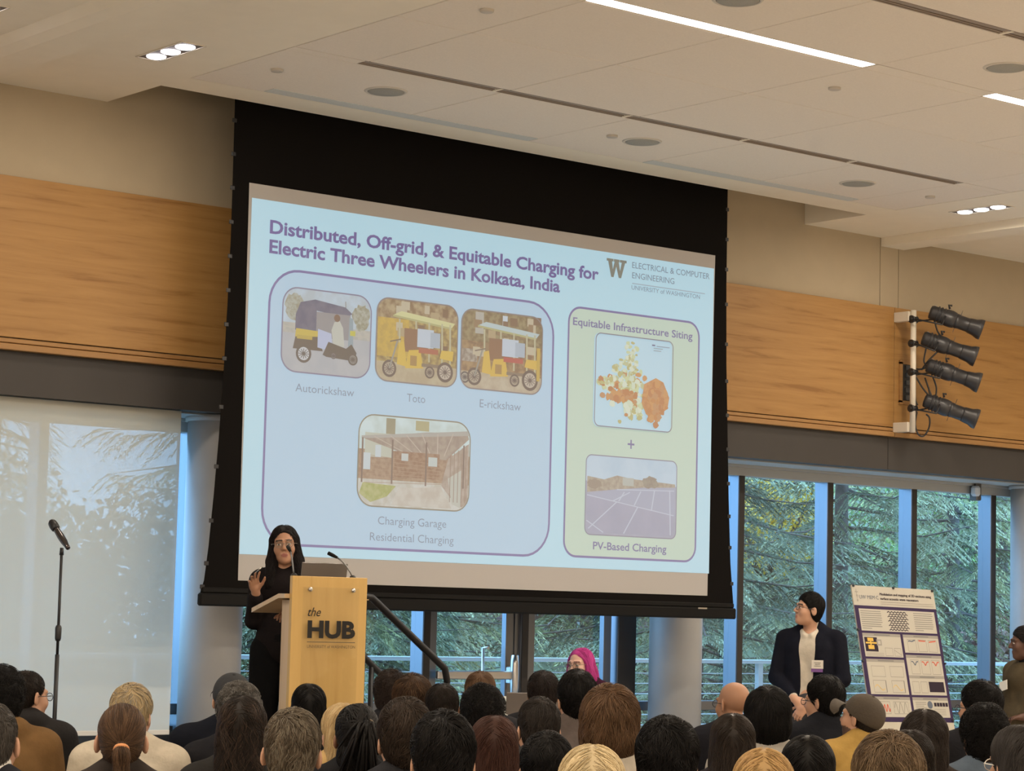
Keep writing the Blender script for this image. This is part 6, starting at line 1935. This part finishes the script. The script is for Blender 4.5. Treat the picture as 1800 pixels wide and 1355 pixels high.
# presenter behind the lectern: black tunic, right hand raised
def presenter():
    P = at_t(496, 1100, 13.95)
    az = YAW + math.atan((489 - CX) / F_PX) + PI + math.radians(8)
    H = at_t(505, 925, 13.95)[2] - STZ
    sc = H / 1.605
    B = Solid()
    B.ell((0, 0, .92), (.155, .115, .12), .02)
    for s in (-1, 1):
        stand_legs(B, s, (s * .085, 0, .88), (s * .095, .015, .47), (s * .10, -.01, .085))
        B.cone((s * .05, 0, .95), (s * .062, -.005, 1.22), .088, .09, .03)
    B.ell((0, -.005, 1.23), (.145, .098, .12), .03)
    B.cone((-.13, -.015, 1.295), (.13, -.015, 1.295), .048, .048, .03)
    for s in (-1, 1): B.cone((s * .1, -.015, 1.31), (s * .02, -.02, 1.37), .04, .04, .03)
    B.cone((0, -.02, 1.32), (0, .0, 1.42), .048, .046, .02)
    # her right arm (+X side): elbow low and out, forearm up; left arm on the desk
    e, w = np.array([.165, .05, 1.04]), np.array([.14, .17, 1.205])
    B.cone((.155, -.015, 1.285), e, .045, .037, .02); B.cone(e, w, .037, .024, .012)
    d = _unit(w - e)
    hand = hand_solid((.16, .24, .34, .5), .20, 1.0, True)
    Rw = frame_xyz(_unit(np.array([.10, .55, .8])), np.array([-.45, .6, -.45]))
    B.join(hand.moved(Rw, w + _unit((.10, .55, .8)) * .012, .86))
    e2, w2 = np.array([-.20, .10, 1.06]), np.array([-.10, .29, 1.10])
    B.cone((-.155, -.015, 1.285), e2, .045, .037, .02); B.cone(e2, w2, .037, .024, .012)
    B.join(hand_solid((.4, .45, .5, .55), .08, .6, False).moved(frame_xyz(_unit((.35, 1, -.15)), np.array([.1, .2, -1])), w2 + np.array([.006, .014, 0]), .9))
    ch = np.array([.0, .022, 1.492]); Rh = rot_az(math.radians(2), math.radians(6), math.radians(4))
    tun = Solid()
    for s in (-1, 1): tun.cone((s * .05, 0, .86), (s * .062, -.005, 1.22), .098, .092, .04)
    tun.ell((0, -.005, 1.23), (.155, .110, .13), .03); tun.ell((0, 0, .90), (.165, .125, .12), .03)
    tun.cone((-.135, -.015, 1.292), (.135, -.015, 1.292), .06, .06, .03)
    for s in (-1, 1): tun.cone((s * .1, -.015, 1.305), (s * .04, -.015, 1.345), .05, .045, .03)
    tun.cone((.155, -.015, 1.28), e, .056, .050, .02); tun.cone(e, e + (w - e) * .80, .049, .045, .02)
    tun.cone((-.155, -.015, 1.28), e2, .060, .056, .02); tun.cone(e2, e2 + (w2 - e2) * .8, .055, .047, .02)
    tun.cut((0, 0, -1), (0, 0, .76), .01)
    pants = Solid(); pants.ell((0, 0, .90), (.165, .125, .13), .02)
    for s in (-1, 1): pants.cone((s * .085, 0, .86), (s * .1, .01, .47), .105, .085, .02); pants.cone((s * .1, .01, .47), (s * .105, -.01, .06), .085, .095, .02)
    pants.cut((0, 0, -1), (0, 0, .035), .008)
    shoes = Solid()
    for s in (-1, 1): shoes.cone((s * .10, -.02, .045), (s * .12, .15, .032), .045, .033, .02)
    shoes.cut((0, 0, -1), (0, 0, .0), .006)
    rng = np.random.default_rng(3)
    # long hair parted in the middle, falling in front of the shoulders
    S = Solid(); S.ell((0, -.022, .040), (.084, .104, .092), .01)
    S.cut((0, .80, -.60), (0, .078, .090), .014)
    S.ell((0, .09, -.045), (.061, .085, .125), .012, True)
    for s in (-1, 1):
        S.cone((s * .066, -.01, .03), (s * .082, -.005, -.10), .024, .034, .03); S.cone((s * .082, -.005, -.10), (s * .100, .04, -.25), .034, .032, .02)
    S.ell((0, -.07, -.12), (.11, .05, .16), .03)
    V, F = S.uniform(.0065); base = np.array((.013, .010, .010))
    parts = [(V, F, np.tile(base * .8, (len(V), 1)))]
    parts.append(hair_strands(S, V, 2800, rng, flow_part, .15, 10, .0022, .005, base, wave=.4, wfreq=1.6, jit=.15))
    o = build_person((P[0], P[1], STZ), az, sc, 'presenter with long black hair and glasses in black, gesturing behind the lectern', B, ch, Rh, (.40, .215, .135), parts,
                     [('tunic', tun, cloth((.018, .014, .015), .3), .010), ('trousers', pants, cloth((.008, .008, .009)), .014), ('shoes', shoes, cloth((.02, .02, .02)), .012)],
                     True, None, .93, extra_fine=[((.06, .12, 1.16), (.23, .32, 1.42)), ((-.2, .2, 1.02), (-.0, .42, 1.16))], specs=M_FRAMEM, h_fine=.0052, lip=(.30, .11, .09))
    # thin silver clip on the shoulder
    MB().tube([(.125, .045, 1.36), (.165, .03, 1.325)], .0045, 6).build('shoulder_pin', M_CHROME, o)
presenter()


# man in the dark suit: hands clasped, head turned towards the screen
def host():
    P = at_t(1424, 1200, 17.0)
    az = YAW + math.atan((1424 - CX) / F_PX) + PI + math.radians(14)
    H = at_t(1434, 1038, 17.0)[2]
    sc = H / 1.775
    B = Solid()
    B.ell((0, 0, .98), (.16, .115, .12), .02)
    for s in (-1, 1):
        stand_legs(B, s, (s * .09, 0, .94), (s * .10, .02, .50), (s * .11, -.01, .085))
        B.cone((s * .055, 0, 1.0), (s * .07, -.01, 1.33), .10, .10, .03)
    B.ell((0, -.01, 1.35), (.165, .108, .14), .03)
    B.cone((-.165, -.02, 1.435), (.165, -.02, 1.435), .052, .052, .03)
    for s in (-1, 1): B.cone((s * .12, -.02, 1.45), (s * .02, -.025, 1.51), .042, .042, .03)
    B.cone((0, -.025, 1.45), (0, .005, 1.56), .055, .053, .02)
    el = {1: np.array([.25, .02, 1.13]), -1: np.array([-.25, .02, 1.13])}
    wr = {1: np.array([.062, .225, .985]), -1: np.array([-.035, .235, .945])}
    hd = {1: _unit((-.75, .15, -.65)), -1: _unit((.62, .1, -.78))}
    for s in (-1, 1):
        B.cone((s * .195, -.015, 1.42), el[s], .052, .043, .02); B.cone(el[s], wr[s], .042, .028, .012)
    B.join(hand_solid((.38, .42, .46, .5), .05, .5, True).moved(frame_xyz(hd[1], np.array([.1, -1, -.2])), wr[1] + hd[1] * .012, .98))
    B.join(hand_solid((.55, .6, .62, .66), .04, .4, False).moved(frame_xyz(hd[-1], np.array([-.2, -1, .0])), wr[-1] + hd[-1] * .012 + np.array([0, .0, .0]), .98))
    ch = np.array([.012, .035, 1.635]); Rh = rot_az(math.radians(9), math.radians(-52), math.radians(-2))
    jk = Solid()
    for s in (-1, 1):
        jk.cone((s * .075, -.005, .95), (s * .082, -.012, 1.33), .122, .118, .03)
    jk.ell((0, -.015, 1.36), (.19, .128, .14), .03)
    jk.cone((-.172, -.02, 1.425), (.172, -.02, 1.425), .066, .066, .03)
    for s in (-1, 1): jk.cone((s * .12, -.025, 1.445), (s * .040, -.032, 1.505), .056, .054, .03)
    jk.cone((-.045, -.05, 1.485), (.045, -.05, 1.485), .042, .042, .02)
    # open front showing the shirt
    for s in (-1, 1): jk.cone((s * .055, .0, 1.495), (s * .075, -.06, 1.50), .026, .026, .02)
    jk.cone((.0, .13, 1.52), (.0, .15, 1.25), .075, .068, .006, True); jk.cone((.0, .15, 1.25), (.0, .155, 1.05), .068, .062, .006, True); jk.cone((.0, .155, 1.05), (.0, .15, .80), .062, .085, .006, True)
    jk.cone((0, .02, 1.56), (0, .10, 1.42), .058, .055, .006, True)
    for s in (-1, 1):
        jk.cone((s * .197, -.018, 1.415), el[s], .070, .060, .02); jk.cone(el[s], el[s] + (wr[s] - el[s]) * .86, .059, .044, .015)
    jk.cut((0, 0, -1), (0, 0, .84), .01)
    shirt = Solid()
    for s in (-1, 1):
        shirt.cone((s * .06, 0, .98), (s * .07, -.01, 1.33), .112, .111, .03)
        shirt.cone(el[s] + (wr[s] - el[s]) * .75, el[s] + (wr[s] - el[s]) * .95, .040, .036, .01)
        shirt.cone((s * .052, .035, 1.475), (s * .028, .085, 1.445), .016, .012, .012)
    shirt.ell((0, -.01, 1.35), (.172, .118, .145), .03)
    shirt.cone((0, -.022, 1.46), (0, -.008, 1.525), .069, .062, .02)
    shirt.cone((0, .02, 1.475), (0, .03, 1.56), .048, .05, .006, True)
    pants = Solid(); pants.ell((0, 0, .96), (.175, .128, .12), .02)
    for s in (-1, 1): pants.cone((s * .09, 0, .92), (s * .10, .02, .50), .105, .075, .02); pants.cone((s * .10, .02, .50), (s * .11, -.01, .06), .074, .065, .02)
    shoes = Solid()
    for s in (-1, 1): shoes.cone((s * .11, -.02, .048), (s * .125, .16, .036), .048, .037, .02)
    shoes.cut((0, 0, -1), (0, 0, .0), .006)
    rng = np.random.default_rng(8)
    Hh = make_hair('short', (.008, .0065, .006), rng, 1300)
    o = build_person((P[0], P[1], 0), az, sc, 'man in a dark suit and open white shirt, hands clasped, looking up at the screen', B, ch, Rh, SK['light'], Hh,
                     [('suit_jacket', jk, cloth((.011, .012, .020), .15), .009), ('shirt', shirt, cloth((.47, .42, .345), .15), .010), ('trousers', pants, cloth((.055, .055, .06)), .014), ('shoes', shoes, cloth((.015, .013, .012)), .012)],
                     False, None, .97, extra_fine=[((-.11, .12, .82), (.12, .34, 1.05))], specs=M_FRAME, h_fine=.0052)
    bx = np.array([-.085, .128, 1.235])
    bdg = MB().box(bx, (.085, .004, .062), rotm(.05, 0, .28)).build('name_badge', mat('badge_card', (.50, .46, .40), .5), o)
    MB().box(bx + np.array([.003, .0, -.043]), (.085, .0045, .026), rotm(.05, 0, .28)).build('badge_ribbon', mat('badge_purple', (.13, .05, .20), .5), bdg)
    b = MB()
    for k in range(3): b.box(bx + np.array([-.001, .0035, .012 - .012 * k]), (.05 - .012 * (k % 2), .001, .004), rotm(.05, 0, .28))
    b.build('badge_print', M_LINE, bdg)
host()


# person in the olive jacket at the right edge, in profile
def side_person():
    P = at_t(1806, 1200, 16.2)
    view = YAW + math.atan((1800 - CX) / F_PX)
    az = view - math.radians(138)
    H = at_t(1795, 1100, 16.2)[2]
    sc = H / 1.60
    B = Solid()
    B.ell((0, 0, .92), (.165, .135, .13), .02)
    for s in (-1, 1):
        stand_legs(B, s, (s * .09, 0, .88), (s * .10, .015, .47), (s * .10, -.01, .085))
        B.cone((s * .055, 0, .95), (s * .07, -.01, 1.2), .105, .10, .03)
        B.cone((s * .16, -.02, 1.27), (s * .215, -.06, 1.02), .05, .043, .02); B.cone((s * .215, -.06, 1.02), (s * .12, .16, .95), .042, .028, .015)
        B.join(hand_solid((.4, .45, .5, .55), .05, .5, s > 0).moved(frame_xyz(_unit((-.6 * s, .7, -.1)), np.array([0, -.3, -1])), (s * .115, .168, .95), .93))
    B.ell((0, .0, 1.22), (.155, .125, .13), .03)
    B.cone((-.14, -.02, 1.28), (.14, -.02, 1.28), .053, .053, .03)
    for s in (-1, 1): B.cone((s * .1, -.02, 1.30), (s * .02, -.02, 1.36), .043, .043, .03)
    B.cone((0, -.02, 1.31), (0, .015, 1.42), .054, .052, .02)
    ch = np.array([0, .04, 1.478]); Rh = rot_az(math.radians(-4), math.radians(-40), 0)
    jk = Solid(); jk.ell((0, 0, .92), (.195, .17, .15), .03)
    for s in (-1, 1):
        jk.cone((s * .06, 0, .95), (s * .075, -.01, 1.2), .132, .122, .03)
        jk.cone((s * .165, -.02, 1.265), (s * .22, -.06, 1.02), .068, .060, .02); jk.cone((s * .22, -.06, 1.02), (s * .14, .125, .955), .06, .045, .02)
        jk.cone((s * .1, -.02, 1.30), (s * .05, -.03, 1.34), .052, .045, .03)
    jk.ell((0, .0, 1.22), (.175, .145, .13), .03); jk.cone((-.14, -.02, 1.28), (.14, -.02, 1.28), .066, .066, .03)
    inner = Solid(); inner.ell((0, -.01, 1.22), (.158, .125, .125), .03); inner.cone((0, -.015, 1.30), (0, .005, 1.385), .068, .060, .02); 
    for s in (-1, 1): inner.cone((s * .05, -.01, .95), (s * .06, -.01, 1.2), .100, .100, .03)
    pants = Solid(); pants.ell((0, 0, .90), (.178, .148, .13), .02)
    for s in (-1, 1): pants.cone((s * .09, 0, .86), (s * .10, .015, .47), .105, .075, .02); pants.cone((s * .10, .015, .47), (s * .10, -.01, .06), .075, .065, .02)
    shoes = Solid()
    for s in (-1, 1): shoes.cone((s * .10, -.02, .045), (s * .115, .15, .034), .046, .034, .02)
    shoes.cut((0, 0, -1), (0, 0, .0), .006)
    rng = np.random.default_rng(5)
    S = hair_base(.008, .010, .016, nape=-.07, side=-.04, ears=True); V, F = S.uniform(.0065)
    parts = [(V, F, np.tile(np.array((.008, .007, .007)), (len(V), 1))), hair_strands(S, V, 900, rng, flow_tie, .06, 6, .003, .002, np.array((.010, .008, .008)), jit=.1)]
    Bn = Solid(); Bn.ell((0, -.125, .045), (.045, .04, .045), .01); V, F = Bn.uniform(.006); parts.append((V, F, np.tile(np.array((.009, .008, .008)), (len(V), 1))))
    o = build_person((P[0], P[1], 0), az, sc, 'person in an olive jacket with a name badge standing in profile at the right edge', B, ch, Rh, SK['dark'], parts,
                     [('jacket', jk, cloth((.062, .048, .028), .25), .010), ('top', inner, cloth((.012, .012, .013)), .012), ('trousers', pants, cloth((.02, .02, .024)), .014), ('shoes', shoes, cloth((.02, .02, .02)), .012)],
                     True, None, .97, h_fine=.0055, lip=(.10, .035, .03))
    MB().box((.085, .160, 1.165), (.10, .004, .07), rotm(.12, .25, -.25)).build('name_badge', mat('badge_card2', (.60, .58, .52), .5), o)
    Rr, cc = Rh, ch
    for s in (-1, 1):
        MB().lathe([(.001, -.006), (.006, 0), (.001, .006)], Rr @ (np.array([s * .083, .0, -.045]) * .97) + cc, 10).build('earring', mat('earring', (.6, .55, .5), .3), o)
side_person()


# person with long pink hair at the table
def pink():
    t = 16.4
    P = at_t(1022, 1136, t)
    view = YAW + math.atan((1022 - CX) / F_PX)
    az = view + PI + math.radians(38)
    hs = .97
    sc = P[2] / (1.185 + .118 * hs + .012)
    Rh = rot_az(math.radians(-3), math.radians(2), math.radians(3))
    hl = np.array([0, .035, 1.18])
    fw = np.array([math.sin(az), math.cos(az), 0])
    hp = at_t(1020, 1136 + .1 * F_PX / t, t)
    loc = np.array([hp[0], hp[1], 0]) - fw * .035 * sc
    rng = np.random.default_rng(9)
    S = Solid(); S.ell((0, -.022, .037), (.081, .101, .088), .01)
    S.cut((0, .80, -.60), (0, .078, .088), .014)
    S.ell((0, .09, -.045), (.063, .085, .125), .012, True)
    for s in (-1, 1):
        S.cone((s * .070, .0, .03), (s * .090, .0, -.10), .026, .036, .03); S.cone((s * .090, .0, -.10), (s * .100, .03, -.27), .036, .026, .02)
    S.ell((0, -.07, -.12), (.105, .05, .17), .03)
    V, F = S.uniform(.0065); base = np.array((.50, .055, .27))
    parts = [(V, F, np.tile(base * .8, (len(V), 1))), hair_strands(S, V, 2600, rng, flow_part, .15, 9, .002, .004, base, wave=.25, jit=.12, hi=(.42, .04, .20))]
    build_person(tuple(loc), az, sc, 'person with long bright pink hair seated at the table, looking down', sitting(0, 1, fem=True), hl, Rh, SK['pale'], parts,
                 [('sweater', sit_top(0, 1, True), cloth((.05, .012, .03)), .012), ('trousers', sit_pants(), cloth((.03, .03, .04)), .016), ('shoes', sit_shoes(), cloth((.02, .02, .02)), .014)],
                 True, None, hs, specs=M_FRAMEM, h_fine=.0055, brow=(.12, .05, .05))
pink()
